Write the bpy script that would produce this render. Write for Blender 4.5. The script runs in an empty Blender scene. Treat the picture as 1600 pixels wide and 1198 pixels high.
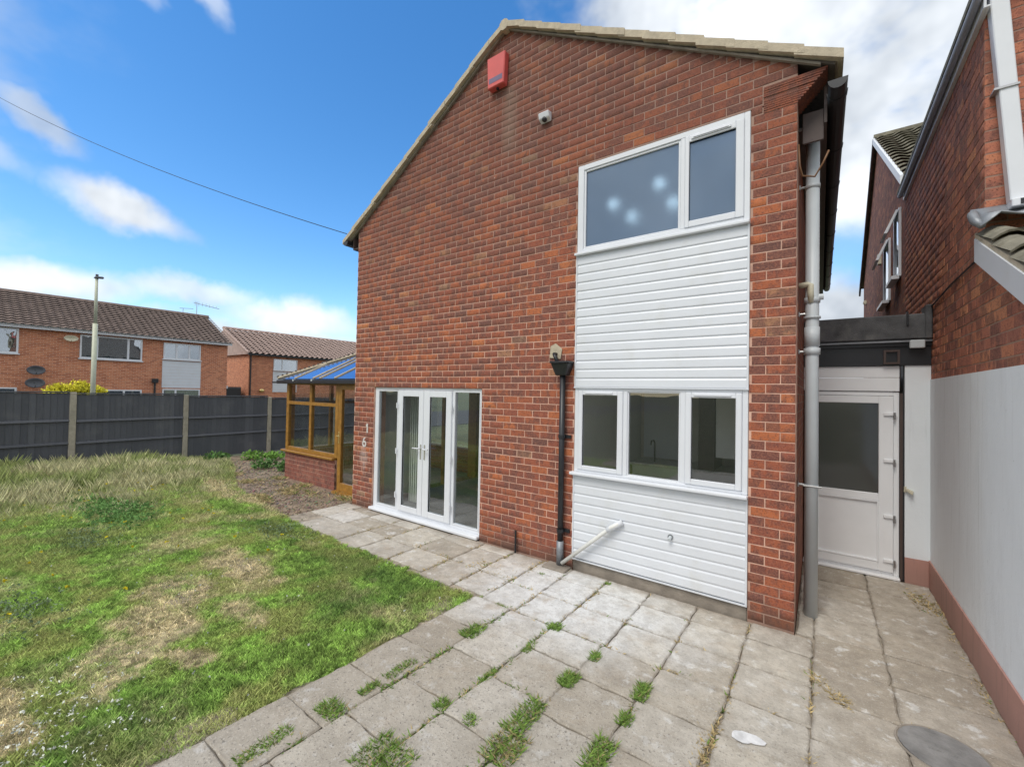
import bpy, math, random
import numpy as np
from mathutils import Vector, Matrix
random.seed(7); rng = np.random.default_rng(7)
scene = bpy.context.scene
COL = scene.collection
R = math.radians

# ------------------------------------------------------------------ camera
YAW, PITCH, ROLL = 0.6305, 0.0186, -0.0186
CAM = Vector((0.081, -4.45, 2.041))
fw = Vector((-math.sin(YAW)*math.cos(PITCH), math.cos(YAW)*math.cos(PITCH), math.sin(PITCH)))
ri = Vector((math.cos(YAW), math.sin(YAW), 0)); up = ri.cross(fw)
cr = ri*math.cos(ROLL) - up*math.sin(ROLL); cu = up*math.cos(ROLL) + ri*math.sin(ROLL)
cd = bpy.data.cameras.new('camera'); cam = bpy.data.objects.new('camera', cd); COL.objects.link(cam)
cam.matrix_world = Matrix(((cr.x, cu.x, -fw.x, CAM.x), (cr.y, cu.y, -fw.y, CAM.y), (cr.z, cu.z, -fw.z, CAM.z), (0, 0, 0, 1)))
cd.sensor_width = 36; cd.lens = 661.14/1600*36; cd.clip_end = 3000; cd.clip_start = 0.05
scene.camera = cam

# ------------------------------------------------------------------ node helpers
class NT:
    def __init__(s, tree): s.t = tree; s.n = tree.nodes; s.l = tree.links
    def put(s, sock, v):
        if v is None: return
        if isinstance(v, bpy.types.NodeSocket): s.l.new(v, sock)
        else:
            try: sock.default_value = v
            except Exception:
                sock.default_value = (*v, 1.0)
    def node(s, typ, ins=None, **props):
        nd = s.n.new(typ)
        for k, v in props.items(): setattr(nd, k, v)
        for k, v in (ins or {}).items(): s.put(nd.inputs[k], v)
        return nd
    def m(s, op, a, b=None, c=None, clamp=False):
        nd = s.n.new('ShaderNodeMath'); nd.operation = op; nd.use_clamp = clamp
        for i, v in enumerate((a, b, c)):
            if v is not None: s.put(nd.inputs[i], v)
        return nd.outputs[0]
    def vm(s, op, a, b=None):
        nd = s.n.new('ShaderNodeVectorMath'); nd.operation = op
        s.put(nd.inputs[0], a)
        if b is not None: s.put(nd.inputs[1], b)
        return nd.outputs[0]
    def mix(s, f, a, b, mode='MIX'):
        nd = s.n.new('ShaderNodeMix'); nd.data_type = 'RGBA'; nd.blend_type = mode
        s.put(nd.inputs[0], f); s.put(nd.inputs[6], a); s.put(nd.inputs[7], b)
        return nd.outputs[2]
    def ramp(s, f, stops, interp='LINEAR'):
        nd = s.n.new('ShaderNodeValToRGB'); e = nd.color_ramp; e.interpolation = interp
        while len(e.elements) < len(stops): e.elements.new(0.5)
        for el, (p, c) in zip(e.elements, stops):
            el.position = p; el.color = (*c, 1) if len(c) == 3 else c
        s.put(nd.inputs[0], f); return nd.outputs[0]
    def sm(s, v, a, b):
        nd = s.n.new('ShaderNodeMapRange'); nd.interpolation_type = 'SMOOTHSTEP'
        s.put(nd.inputs[0], v); nd.inputs[1].default_value = a; nd.inputs[2].default_value = b
        return nd.outputs[0]
    def noise(s, vec, scale, detail=4, rough=.55, dist=0):
        nd = s.n.new('ShaderNodeTexNoise'); s.put(nd.inputs['Vector'], vec)
        nd.inputs['Scale'].default_value = scale; nd.inputs['Detail'].default_value = detail
        nd.inputs['Roughness'].default_value = rough; nd.inputs['Distortion'].default_value = dist
        return nd.outputs[0]
    def pos(s): return s.n.new('ShaderNodeNewGeometry').outputs['Position']
    def xyz(s, v):
        nd = s.n.new('ShaderNodeSeparateXYZ'); s.put(nd.inputs[0], v); return nd.outputs
    def comb(s, x, y, z):
        nd = s.n.new('ShaderNodeCombineXYZ')
        for i, v in enumerate((x, y, z)): s.put(nd.inputs[i], v)
        return nd.outputs[0]

# ------------------------------------------------------------------ world
SUN_EL, SUN_DIR = R(55), Vector((-0.13, -0.99, 0)).normalized()
world = bpy.data.worlds.new('World'); scene.world = world; world.use_nodes = True
W = NT(world.node_tree); W.n.clear()
sky = W.node('ShaderNodeTexSky', sky_type='NISHITA', sun_disc=False, sun_elevation=SUN_EL,
             sun_rotation=math.atan2(SUN_DIR.x, SUN_DIR.y), air_density=1.0, dust_density=0.3, ozone_density=2.0)
dirv = W.n.new('ShaderNodeTexCoord').outputs['Generated']
wn = W.node('ShaderNodeTexNoise', {'Vector': dirv, 'Scale': 5.0, 'Detail': 5.0, 'Roughness': .6})
wob = W.vm('SCALE', W.vm('SUBTRACT', wn.outputs['Color'], (.5, .5, .5))); wob.node.inputs['Scale'].default_value = .12
dw = W.vm('NORMALIZE', W.vm('ADD', dirv, wob))
X, Y, Z = W.xyz(dw)
az = W.m('ARCTAN2', X, Y); el = W.m('ARCSINE', Z)
def blob(a, e, ra, re, rot, strength=1.0):
    ca, sa = math.cos(R(rot)), math.sin(R(rot))
    da = W.m('SUBTRACT', az, R(a)); de = W.m('SUBTRACT', el, R(e))
    p = W.m('ADD', W.m('MULTIPLY', da, ca/R(ra)), W.m('MULTIPLY', de, sa/R(ra)))
    q = W.m('ADD', W.m('MULTIPLY', da, -sa/R(re)), W.m('MULTIPLY', de, ca/R(re)))
    d = W.m('SQRT', W.m('ADD', W.m('MULTIPLY', p, p), W.m('MULTIPLY', q, q)))
    return W.m('MULTIPLY', W.sm(d, 1.25, .3), strength)
masks = [blob(-79.0, 16.6, 5.6, 2.0, -20, 1.0), blob(-84.4, 22.0, 3.6, 1.3, -15, .7), blob(-88.5, 19.2, 4.0, 1.4, -10, .5), blob(-84, 9.2, 8, 2.0, 2, .9), blob(-74, 9.8, 7.5, 1.6, 0, .75), blob(-64, 8.3, 9, 2.3, 0, .95), blob(-70, 5.2, 22, 2.6, 0, .85), blob(-92, 6.0, 14, 3.0, 0, .9),
         blob(-79.0, 35.6, 3.2, 1.6, -25, .75), blob(-73, 37.2, 3.0, 1.4, -35, .5), blob(-104, 27, 7, 3, 0, .8), blob(-122, 20, 12, 4, 5, .9)]
# the low bank of cloud along the horizon
nlow = W.noise(W.vm('MULTIPLY', dirv, (1, 1, 4.0)), 3.2, 4, .6)
elr = W.xyz(dirv)[2]
low = W.m('MULTIPLY', W.sm(elr, .20, .05), W.sm(nlow, .40, .56))
masks.append(low)
# broken cloud that closes up towards the east (right of the house); unseen cover overhead and behind is thickened for fill light
azr = W.m('ARCTAN2', W.xyz(dirv)[0], W.xyz(dirv)[1])
nbig = W.noise(dirv, 1.9, 3, .58)
nsheet = W.noise(W.vm('MULTIPLY', dirv, (1, 1, 1.6)), 3.4, 5, .6)
side = W.sm(W.m('ADD', azr, W.m('MULTIPLY', W.m('SUBTRACT', nbig, .5), 1.1)), R(-44), R(-16))
behind = W.sm(W.xyz(dirv)[1], .25, -.35)
cov = W.m('MAXIMUM', side, W.m('MAXIMUM', behind, W.sm(elr, .78, .95)))
gap = blob(3.5, 15.0, 11, 3.8, -8, 1.0)
sheet = W.m('MULTIPLY', cov, W.sm(W.m('ADD', nsheet, W.m('MULTIPLY', cov, .33)), .50, .74))
sheet = W.m('MULTIPLY', sheet, W.m('SUBTRACT', 1.0, W.m('MULTIPLY', gap, .85)))
masks.append(sheet)
tot = masks[0]
for k in masks[1:]: tot = W.m('MAXIMUM', tot, k)
tot = W.m('MULTIPLY', tot, W.sm(elr, -.02, .03))
nsh = W.noise(dirv, 4.2, 4, .6)
ccol = W.ramp(nsh, [(.30, (2.2, 2.45, 2.8)), (.48, (3.7, 3.95, 4.25)), (.64, (5.2, 5.4, 5.65))])
hs = W.node('ShaderNodeHueSaturation', {'Color': sky.outputs[0], 'Saturation': 1.31, 'Value': 1.06})
skycol = W.mix(tot, hs.outputs[0], ccol)
bg = W.node('ShaderNodeBackground', {'Color': skycol, 'Strength': 0.14})
world.cycles.sampling_method = 'MANUAL'; world.cycles.sample_map_resolution = 512
W.l.new(bg.outputs[0], W.node('ShaderNodeOutputWorld').inputs[0])

sd = bpy.data.lights.new('sun', 'SUN'); sd.energy = 1.4; sd.angle = R(28); sd.color = (1.0, .95, .87)
sun = bpy.data.objects.new('sun', sd); COL.objects.link(sun)
sun.rotation_euler = (SUN_DIR*math.cos(SUN_EL) + Vector((0, 0, math.sin(SUN_EL)))).to_track_quat('Z', 'Y').to_euler()
vs = scene.view_settings; vs.view_transform = 'Standard'; vs.look = 'None'; vs.exposure = 0.68; vs.gamma = 1; vs.use_curve_mapping = False
scene.cycles.max_bounces = 7; scene.cycles.diffuse_bounces = 4; scene.cycles.glossy_bounces = 4
scene.cycles.transparent_max_bounces = 16; scene.cycles.transmission_bounces = 5
scene.cycles.caustics_reflective = False; scene.cycles.caustics_refractive = False
scene.cycles.sample_clamp_indirect = 4
scene.cycles.denoising_prefilter = 'NONE'

# ------------------------------------------------------------------ materials
def newmat(name):
    m = bpy.data.materials.new(name); m.use_nodes = True; t = NT(m.node_tree); t.n.clear()
    b = t.n.new('ShaderNodeBsdfPrincipled'); o = t.n.new('ShaderNodeOutputMaterial'); t.l.new(b.outputs[0], o.inputs[0])
    return m, t, b
def bump(t, b, h, strength=.4, dist=.01):
    nd = t.node('ShaderNodeBump', {'Height': h, 'Strength': strength, 'Distance': dist}); t.l.new(nd.outputs[0], b.inputs['Normal'])
def plain(name, col, rough=.5, var=.12, scale=6, metallic=0, bumps=0, bscale=40, dirt=None, spec=.5):
    m, t, b = newmat(name); P = t.pos()
    n = t.noise(P, scale, 5)
    lo = tuple(c*(1-var) for c in col); hi = tuple(min(1, c*(1+var)) for c in col)
    c = t.ramp(n, [(.3, lo), (.7, hi)])
    if dirt:
        n2 = t.noise(P, dirt[1], 6, .65); c = t.mix(t.m('MULTIPLY', t.sm(n2, .52, .72), dirt[2]), c, dirt[0])
    t.put(b.inputs['Base Color'], c)
    t.put(b.inputs['Roughness'], t.m('ADD', t.m('MULTIPLY', n, .12), rough-.06)); b.inputs['Metallic'].default_value = metallic
    b.inputs['Specular IOR Level'].default_value = spec
    if bumps: bump(t, b, t.noise(P, bscale, 5, .6), bumps, .01)
    return m
BH, BL = .086, .229
def brickmat(name, axis, U0, stops, lines=None, grime=None, flash=.62, mott=.55):
    """per-brick tints looked up from the brick's own row and column; lines = mortar colour for walls too far off to build bricks"""
    m, t, b = newmat(name); P = t.pos(); px, py, pz = t.xyz(P); u = (px, py)[axis]
    zr = t.m('DIVIDE', pz, BH); row = t.m('FLOOR', zr)
    half = t.m('MULTIPLY', t.m('FLOORED_MODULO', row, 2.0), .5)
    uc = t.m('ADD', t.m('DIVIDE', t.m('SUBTRACT', u, U0), BL), half); colm = t.m('FLOOR', uc)
    wn = t.node('ShaderNodeTexWhiteNoise', {'Vector': t.comb(colm, row, 3.0)}, noise_dimensions='3D')
    wn2 = t.node('ShaderNodeTexWhiteNoise', {'Vector': t.comb(colm, row, 8.0)}, noise_dimensions='3D').outputs['Value']
    c = t.ramp(wn.outputs['Value'], stops)
    # dark kiln flashes inside single bricks
    fl = t.noise(t.vm('MULTIPLY', P, (1, 1, .6)), 9.0, 3, .5)
    c = t.mix(t.m('MULTIPLY', t.sm(t.m('ADD', fl, t.m('MULTIPLY', wn2, .22)), .60, .70), flash), c, (.10, .058, .055))
    mo = t.noise(P, 19, 4, .6); c = t.mix(t.m('MULTIPLY', t.sm(mo, .46, .66), mott), c, (.15, .062, .054)); c = t.mix(t.m('MULTIPLY', t.sm(mo, .46, .30), .5), c, (.45, .17, .095))
    gr = t.noise(P, 62, 4, .75)
    c = t.mix(t.m('MULTIPLY', t.sm(gr, .40, .66), .45), c, (.46, .20, .13))
    sp = t.noise(P, 85, 2, .5); c = t.mix(t.m('MULTIPLY', t.sm(sp, .56, .68), .65), c, (.07, .035, .03))
    if grime:
        for f in grime: c = f(t, P, c, wn2)
    hgt = gr
    if lines:
        fz = t.m('FRACT', zr); fu = t.m('FRACT', uc)
        mz = t.m('MAXIMUM', t.m('LESS_THAN', fz, .075), t.m('GREATER_THAN', fz, .945)); mu = t.m('MAXIMUM', t.m('LESS_THAN', fu, .028), t.m('GREATER_THAN', fu, .98))
        mk = t.m('MAXIMUM', mz, mu); c = t.mix(mk, c, lines); hgt = t.m('SUBTRACT', gr, t.m('MULTIPLY', mk, 1.5))
    t.put(b.inputs['Base Color'], c); b.inputs['Roughness'].default_value = .9; b.inputs['Specular IOR Level'].default_value = .25
    bump(t, b, hgt, .5, .006)
    return m
STOPS = [(0, (.145, .072, .062)), (.05, (.19, .076, .058)), (.25, (.27, .080, .052)), (.6, (.32, .092, .050)), (.85, (.385, .112, .050)), (.94, (.48, .145, .055)), (.97, (.52, .18, .065)), (1, (.29, .20, .13))]
XL, XR = -6.64, -.094
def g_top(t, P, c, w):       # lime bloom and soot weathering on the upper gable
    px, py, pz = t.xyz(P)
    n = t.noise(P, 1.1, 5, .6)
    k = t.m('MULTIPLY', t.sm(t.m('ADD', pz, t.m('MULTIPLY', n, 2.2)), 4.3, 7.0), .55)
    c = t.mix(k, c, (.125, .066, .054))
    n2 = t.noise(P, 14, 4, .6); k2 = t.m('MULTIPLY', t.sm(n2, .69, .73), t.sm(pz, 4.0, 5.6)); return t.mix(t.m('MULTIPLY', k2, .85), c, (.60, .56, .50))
def g_strip(t, P, c, w):     # pale run below the alarm box
    px, py, pz = t.xyz(P); n = t.noise(P, 7, 4, .6)
    d = t.m('ABSOLUTE', t.m('SUBTRACT', px, -3.28)); a = t.m('MULTIPLY', t.sm(t.m('ADD', d, t.m('MULTIPLY', n, .25)), .30, .16), t.m('MULTIPLY', t.sm(pz, 5.0, 5.5), t.sm(pz, 6.2, 6.0)))
    return t.mix(t.m('MULTIPLY', a, .55), c, (.24, .17, .13))
def g_base(t, P, c, w):      # damp grime at the foot
    px, py, pz = t.xyz(P); n = t.noise(P, 5, 4, .6)
    return t.mix(t.m('MULTIPLY', t.sm(t.m('ADD', pz, t.m('MULTIPLY', n, .25)), .36, .10), .7), c, (.12, .075, .055))
def g_white(t, P, c, w):     # old white paint smear by the door
    px, py, pz = t.xyz(P); n = t.noise(P, 18, 4, .6)
    d = t.m('ADD', t.m('ABSOLUTE', t.m('SUBTRACT', px, -6.33)), t.m('MULTIPLY', t.m('ABSOLUTE', t.m('SUBTRACT', pz, .85)), .45))
    return t.mix(t.m('MULTIPLY', t.sm(t.m('ADD', d, t.m('MULTIPLY', n, .35)), .36, .20), .5), c, (.5, .42, .38))
GR = [g_top, g_strip, g_base, g_white]
M = {}
M['brick'] = brickmat('house_brick', 0, XR, STOPS, grime=GR)
M['brick_side'] = brickmat('house_brick_side', 1, 0.0, STOPS, lines=(.30, .19, .14))
NST = [(0, (.33, .135, .10)), (.4, (.46, .17, .11)), (.8, (.56, .215, .12)), (1, (.62, .27, .14))]
M['nbrick'] = brickmat('neighbour_brick', 1, 0.13, NST, mott=.35)
M['nbrick_front'] = brickmat('neighbour_brick_front', 0, 1.06, NST)
M['ngutter'] = plain('blue_grey_gutter', (.33, .35, .42), .4, .1)
M['nbrick_flat'] = brickmat('neighbour_brick_far', 1, 0.13, NST, lines=(.26, .17, .13))
FST = [(0, (.46, .155, .08)), (.5, (.64, .235, .115)), (1, (.74, .31, .16))]
M['far_y'] = brickmat('far_brick_front', 1, 0.0, FST, lines=(.70, .48, .36), flash=.15, mott=.12)
M['far_x'] = brickmat('far_brick_end', 0, 0.0, FST, lines=(.70, .48, .36), flash=.15, mott=.12)
M['dwarf'] = brickmat('dwarf_wall_brick', 0, -9.8, [(0, (.20, .07, .06)), (.5, (.28, .10, .075)), (1, (.34, .15, .11))])
def mortar(name, col):
    m, t, b = newmat(name); P = t.pos(); n = t.noise(P, 30, 5, .7); n2 = t.noise(P, 1.3, 4)
    c = t.mix(n, tuple(k*.72 for k in col), tuple(k*1.2 for k in col)); px, py, pz = t.xyz(P); c = t.mix(t.m('MULTIPLY', t.sm(t.noise(P, 4.5, 5, .65), .50, .64), .55), c, (.36, .19, .145))
    c = t.mix(t.m('MULTIPLY', t.sm(t.m('ADD', pz, t.m('MULTIPLY', n2, 2.4)), 3.2, 6.6), .82), c, (.25, .165, .135))
    c = t.mix(t.m('MULTIPLY', t.sm(pz, .5, .02), .6), c, (.14, .10, .08))
    t.put(b.inputs['Base Color'], c); b.inputs['Roughness'].default_value = .95; bump(t, b, n, .5, .006); return m
M['mortar'] = mortar('mortar', (.68, .425, .32))
M['nmortar'] = mortar('neighbour_mortar', (.36, .23, .17))
M['lifted_white'] = plain('lifted_white_plastic', (.86, .87, .885), .32, .03, 3)  # passage white made lighter than the gable's, making up for weak light there
M['upvc'] = plain('white_upvc', (.72, .74, .775), .32, .03, 3)
M['clad'] = plain('white_cladding', (.69, .715, .755), .38, .03, 2.5, dirt=((.60, .60, .56), 3.0, .35))
M['pipe_grey'] = plain('grey_pipe_plastic', (.56, .60, .62), .4, .06, 3)
M['pipe_white'] = plain('white_pipe_plastic', (.74, .74, .70), .35, .06, 9)
M['cream'] = plain('cream_plastic', (.62, .58, .44), .45, .08, 12)
M['black'] = plain('black_plastic', (.018, .019, .022), .38, .2, 10)
M['brown'] = plain('brown_paint', (.075, .05, .043), .5, .15, 8)
M['oak'] = plain('golden_oak_frame', (.34, .17, .035), .35, .25, 14)
M['alarm'] = plain('faded_red_plastic', (.62, .10, .09), .45, .10, 5)
M['ink'] = plain('faded_print', (.16, .12, .2), .6, .1)
def rendermat(name, col, dirt, streak):
    m, t, b = newmat(name); P = t.pos(); n = t.noise(P, 1.1, 5, .6); c = t.mix(n, tuple(k*.86 for k in col), col)
    st = t.noise(t.vm('MULTIPLY', P, (14, 14, .7)), 1.0, 5, .65); c = t.mix(t.m('MULTIPLY', t.sm(st, .54, .74), streak), c, dirt)
    sp = t.noise(P, 22, 5, .75); c = t.mix(t.m('MULTIPLY', t.sm(sp, .63, .72), .6), c, dirt)
    px, py, pz = t.xyz(P); c = t.mix(t.m('MULTIPLY', t.sm(t.m('ADD', pz, t.m('MULTIPLY', n, .5)), .62, .30), .35), c, dirt)
    t.put(b.inputs['Base Color'], c); b.inputs['Roughness'].default_value = .85
    tr = t.noise(t.vm('MULTIPLY', P, (1, 1, .5)), 6, 4, .55); bump(t, b, t.m('ADD', t.m('MULTIPLY', tr, 2.0), t.m('MULTIPLY', t.noise(P, 70, 3, .7), .4)), .4, .012); return m
M['render'] = rendermat('white_render', (.88, .92, .95), (.58, .605, .61), .4)
M['plinth'] = rendermat('terracotta_masonry_paint', (.52, .285, .235), (.25, .17, .145), .6)
M['felt'] = plain('mineral_felt', (.105, .107, .112), .95, .35, 6, bumps=.8, bscale=120, dirt=((.20, .20, .195), 4, .6))
M['lead'] = plain('lead_flashing', (.25, .265, .285), .5, .25, 9, metallic=.4, bumps=.4, bscale=14)
M['tile_buff'] = plain('buff_verge_tile', (.50, .43, .32), .9, .15, 12, bumps=.5, bscale=70, dirt=((.30, .26, .20), 8, .5))
M['tile_dark'] = plain('dark_concrete_tile', (.10, .085, .075), .9, .3, 5, bumps=.5, bscale=60)
M['tile_nb'] = plain('lichen_grey_tile', (.20, .185, .14), .92, .35, 7, bumps=.6, bscale=50, dirt=((.10, .085, .055), 9, .7))
M['tileA'] = plain('brown_roof_tile', (.21, .16, .14), .9, .25, 2.5, bumps=.3)
M['tileB'] = plain('pinkish_roof_tile', (.44, .33, .29), .9, .15, 2.5, bumps=.3)
M['concrete'] = plain('post_concrete', (.37, .335, .27), .92, .2, 8, bumps=.5, bscale=50)
M['foot'] = plain('concrete_footing', (.27, .235, .195), .95, .25, 7, bumps=.6, bscale=45)
M['metal'] = plain('galvanised_metal', (.42, .42, .42), .4, .1, metallic=.8)
M['dish'] = plain('dark_dish', (.10, .105, .12), .5, .1)
M['lamp'] = plain('pale_green_lamp_post', (.50, .52, .40), .5, .08)
M['chrome'] = plain('handle_metal', (.7, .68, .62), .25, .05, metallic=.7)
M['brass'] = plain('brass_handle', (.75, .58, .25), .3, .05, metallic=.7)
M['fence'] = plain('charcoal_fence_paint', (.085, .09, .108), .75, .3, 2.4, bumps=.3, bscale=25)
def fencemat():
    m, t, b = newmat('charcoal_fence_paint'); P = t.pos(); rnd = t.n.new('ShaderNodeObjectInfo').outputs['Random']; n = t.noise(t.vm('MULTIPLY', P, (1, 1, .12)), 30, 4, .6); n2 = t.noise(P, 1.8, 4)
    c = t.mix(rnd, (.085, .09, .106), (.125, .131, .15)); c = t.mix(t.m('MULTIPLY', n, .5), c, (.05, .052, .06)); c = t.mix(t.m('MULTIPLY', t.sm(n2, .5, .7), .4), c, (.16, .16, .165)); t.put(b.inputs['Base Color'], c); b.inputs['Roughness'].default_value = .8; bump(t, b, n, .5, .006); return m
M['fence'] = fencemat()
M['wall_in'] = plain('interior_plaster', (.84, .85, .80), .9, .04, 2)
M['ceil_in'] = plain('interior_ceiling', (.7, .7, .68), .9, .03)
M['carpet'] = plain('grey_carpet', (.24, .245, .255), 1, .25, 40, bumps=.6, bscale=150)
M['kitchen_wall'] = plain('dim_kitchen_wall', (.68, .63, .57), .8, .15, 3)
M['worktop'] = plain('grey_worktop', (.55, .57, .58), .4, .2, 30)
M['manhole'] = plain('grey_manhole_paint', (.235, .228, .22), .9, .3, 9, bumps=.7, bscale=70, dirt=((.36, .32, .26), 5, .6))
M['bed'] = plain('sandy_bedding', (.34, .29, .23), 1, .4, 9, bumps=.8, bscale=60)
M['soil'] = plain('stony_soil', (.25, .19, .135), 1, .45, 5, bumps=1, bscale=40)
M['ground'] = plain('rough_ground', (.085, .095, .05), 1, .3, .6)
M['asphalt'] = plain('asphalt', (.06, .06, .062), .95, .2, 3, bumps=.5)
M['cable'] = plain('black_cable', (.02, .02, .02), .6, 0)
M['copper_cable'] = plain('brown_cable', (.22, .11, .05), .6, .1)
M['white_paint'] = plain('chalky_white_paint', (.62, .58, .55), .9, .15, 25)
M['splash'] = plain('spilt_white_paint', (.70, .70, .70), .8, .22, 18)
M['curtain'] = plain('pale_curtain', (.60, .64, .58), .9, .06, 4)
def glassmat(name, tint=(.955, .97, .965), rough=.0, base=.05, gcol=(.95, .97, 1.0)):
    m, t, b = newmat(name); t.n.remove(b)
    lw = t.node('ShaderNodeLayerWeight', {'Blend': .5})
    f = t.m('ADD', t.m('MULTIPLY', t.m('POWER', lw.outputs['Facing'], 4.0), .85), base, clamp=True)
    tr = t.node('ShaderNodeBsdfTransparent', {'Color': tint}); gl = t.node('ShaderNodeBsdfGlossy', {'Roughness': rough, 'Color': gcol})
    P = t.pos(); bp = t.node('ShaderNodeBump', {'Height': t.noise(P, 1.6, 2), 'Strength': .05, 'Distance': .05}); t.l.new(bp.outputs[0], gl.inputs['Normal'])
    mx = t.node('ShaderNodeMixShader', {0: f}); t.l.new(tr.outputs[0], mx.inputs[1]); t.l.new(gl.outputs[0], mx.inputs[2])
    t.l.new(mx.outputs[0], [n for n in t.n if n.type == 'OUTPUT_MATERIAL'][0].inputs[0]); return m
M['glass'] = glassmat('window_glass', base=.07)
M['glass_far'] = glassmat('far_window_glass', (.7, .75, .78), base=.34)
M['glass_blue'] = glassmat('blue_roof_glazing', (.12, .17, .30), .16, .38, (.72, .8, 1.0))
def frostmat(name, diff, tr, rough, fac, base=.06):
    m, t, b = newmat(name); P = t.pos(); n = t.noise(P, 2.2, 3)
    b.inputs['Roughness'].default_value = .5; t.put(b.inputs['Base Color'], t.mix(n, tuple(c*.8 for c in diff), tuple(c*1.15 for c in diff)))
    rf = t.node('ShaderNodeBsdfRefraction', {'Color': tr, 'Roughness': rough, 'IOR': 1.3}); gl = t.node('ShaderNodeBsdfGlossy', {'Roughness': .07, 'Color': (.78, .9, 1)})
    bp = t.node('ShaderNodeBump', {'Height': t.noise(P, 2.5, 2), 'Strength': .06, 'Distance': .004}); t.l.new(bp.outputs[0], gl.inputs['Normal'])
    m1 = t.node('ShaderNodeMixShader', {0: fac}); t.l.new(b.outputs[0], m1.inputs[1]); t.l.new(rf.outputs[0], m1.inputs[2])
    lw = t.node('ShaderNodeLayerWeight', {'Blend': .5}); f = t.m('ADD', t.m('MULTIPLY', t.m('POWER', lw.outputs['Facing'], 4.0), .8), base, clamp=True)
    m2 = t.node('ShaderNodeMixShader', {0: f}); t.l.new(m1.outputs[0], m2.inputs[1]); t.l.new(gl.outputs[0], m2.inputs[2])
    t.l.new(m2.outputs[0], [k for k in t.n if k.type == 'OUTPUT_MATERIAL'][0].inputs[0]); return m
M['frost'] = frostmat('obscured_glass', (.045, .105, .22), (.70, .86, 1), .6, .5, .15)
M['frost_dark'] = frostmat('obscured_glass_dark', (.10, .098, .085), (.6, .58, .52), .4, .5)
def emit(name, col, s):
    m, t, b = newmat(name); b.inputs['Emission Color'].default_value = (*col, 1); b.inputs['Emission Strength'].default_value = s; return m
M['spot'] = emit('lit_spotlight', (1, .97, .88), 3.2)
def slabmat():
    m, t, b = newmat('weathered_concrete_slab'); P = t.pos(); oi = t.n.new('ShaderNodeObjectInfo')
    rnd = oi.outputs['Random']; n0 = t.noise(P, .9, 3)
    base = t.ramp(rnd, [(0, (.42, .37, .30)), (.25, (.50, .45, .375)), (.5, (.55, .51, .445)), (.75, (.60, .55, .465)), (1, (.66, .63, .58))])
    px, py, pz = t.xyz(P)
    base = t.mix(t.m('MULTIPLY', t.sm(n0, .45, .65), .35), base, (.36, .33, .285)); n1 = t.noise(P, 2.2, 6, .6); base = t.mix(t.m('MULTIPLY', t.sm(n1, .48, .70), .45), base, (.29, .255, .21))
    base = t.mix(t.m('MULTIPLY', t.sm(t.m('ADD', px, t.m('MULTIPLY', n1, .8)), .25, .75), .5), base, (.38, .32, .25))
    # bleached, salt-white area in front of the drainpipe
    d = t.vm('MULTIPLY', t.vm('SUBTRACT', P, (-1.95, -.75, 0)), (.62, .95, 0)); ln = t.node('ShaderNodeVectorMath', operation='LENGTH'); t.put(ln.inputs[0], d)
    wk = t.sm(t.m('ADD', ln.outputs['Value'], t.m('MULTIPLY', t.noise(P, 2.6, 5, .65), 1.1)), 1.6, .75)
    base = t.mix(t.m('MULTIPLY', wk, .9), base, (.76, .77, .77))
    n4 = t.noise(P, 6.5, 6, .7); base = t.mix(t.m('MULTIPLY', t.sm(n4, .56, .64), .7), base, (.72, .71, .68))
    n5 = t.noise(t.vm('ADD', P, (7, 3, 0)), 3.6, 6, .65); base = t.mix(t.m('MULTIPLY', t.sm(n5, .52, .70), .6), base, (.46, .385, .30))
    ge = t.xyz(t.n.new('ShaderNodeTexCoord').outputs['Generated']); ed = t.m('MINIMUM', t.m('MINIMUM', ge[0], t.m('SUBTRACT', 1.0, ge[0])), t.m('MINIMUM', ge[1], t.m('SUBTRACT', 1.0, ge[1])))
    base = t.mix(t.m('MULTIPLY', t.sm(t.m('ADD', ed, t.m('MULTIPLY', t.noise(P, 11, 5, .7), .22)), .19, .07), .75), base, (.24, .205, .165))
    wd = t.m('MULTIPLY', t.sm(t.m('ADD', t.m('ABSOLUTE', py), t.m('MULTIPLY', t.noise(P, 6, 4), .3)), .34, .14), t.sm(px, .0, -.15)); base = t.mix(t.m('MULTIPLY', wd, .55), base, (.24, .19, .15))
    mot = t.noise(P, 9, 6, .75); base = t.mix(t.m('MULTIPLY', t.sm(mot, .40, .62), .5), base, t.mix(.55, base, (.16, .14, .115))); base = t.mix(t.m('MULTIPLY', t.sm(mot, .42, .30), .5), base, (.66, .64, .60))
    # exposed aggregate: dark and light grit, thickest towards the lawn
    sp = t.noise(P, 55, 3, .75); wear = t.sm(py, -.9, -2.4)
    base = t.mix(t.m('MULTIPLY', wear, .38), base, (.30, .265, .215)); base = t.mix(t.m('MULTIPLY', t.sm(sp, .56, .66), t.m('ADD', t.m('MULTIPLY', wear, .6), .3)), base, (.18, .165, .145))
    sp2 = t.noise(t.vm('ADD', P, (3, 9, 1)), 95, 2, .6); base = t.mix(t.m('MULTIPLY', t.sm(sp2, .60, .68), .5), base, (.62, .58, .50))
    t.put(b.inputs['Base Color'], base); b.inputs['Roughness'].default_value = .9; b.inputs['Specular IOR Level'].default_value = .3
    bump(t, b, t.m('ADD', t.noise(P, 18, 6, .7), t.m('MULTIPLY', sp, .5)), .6, .012); return m
M['slab'] = slabmat()
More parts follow.
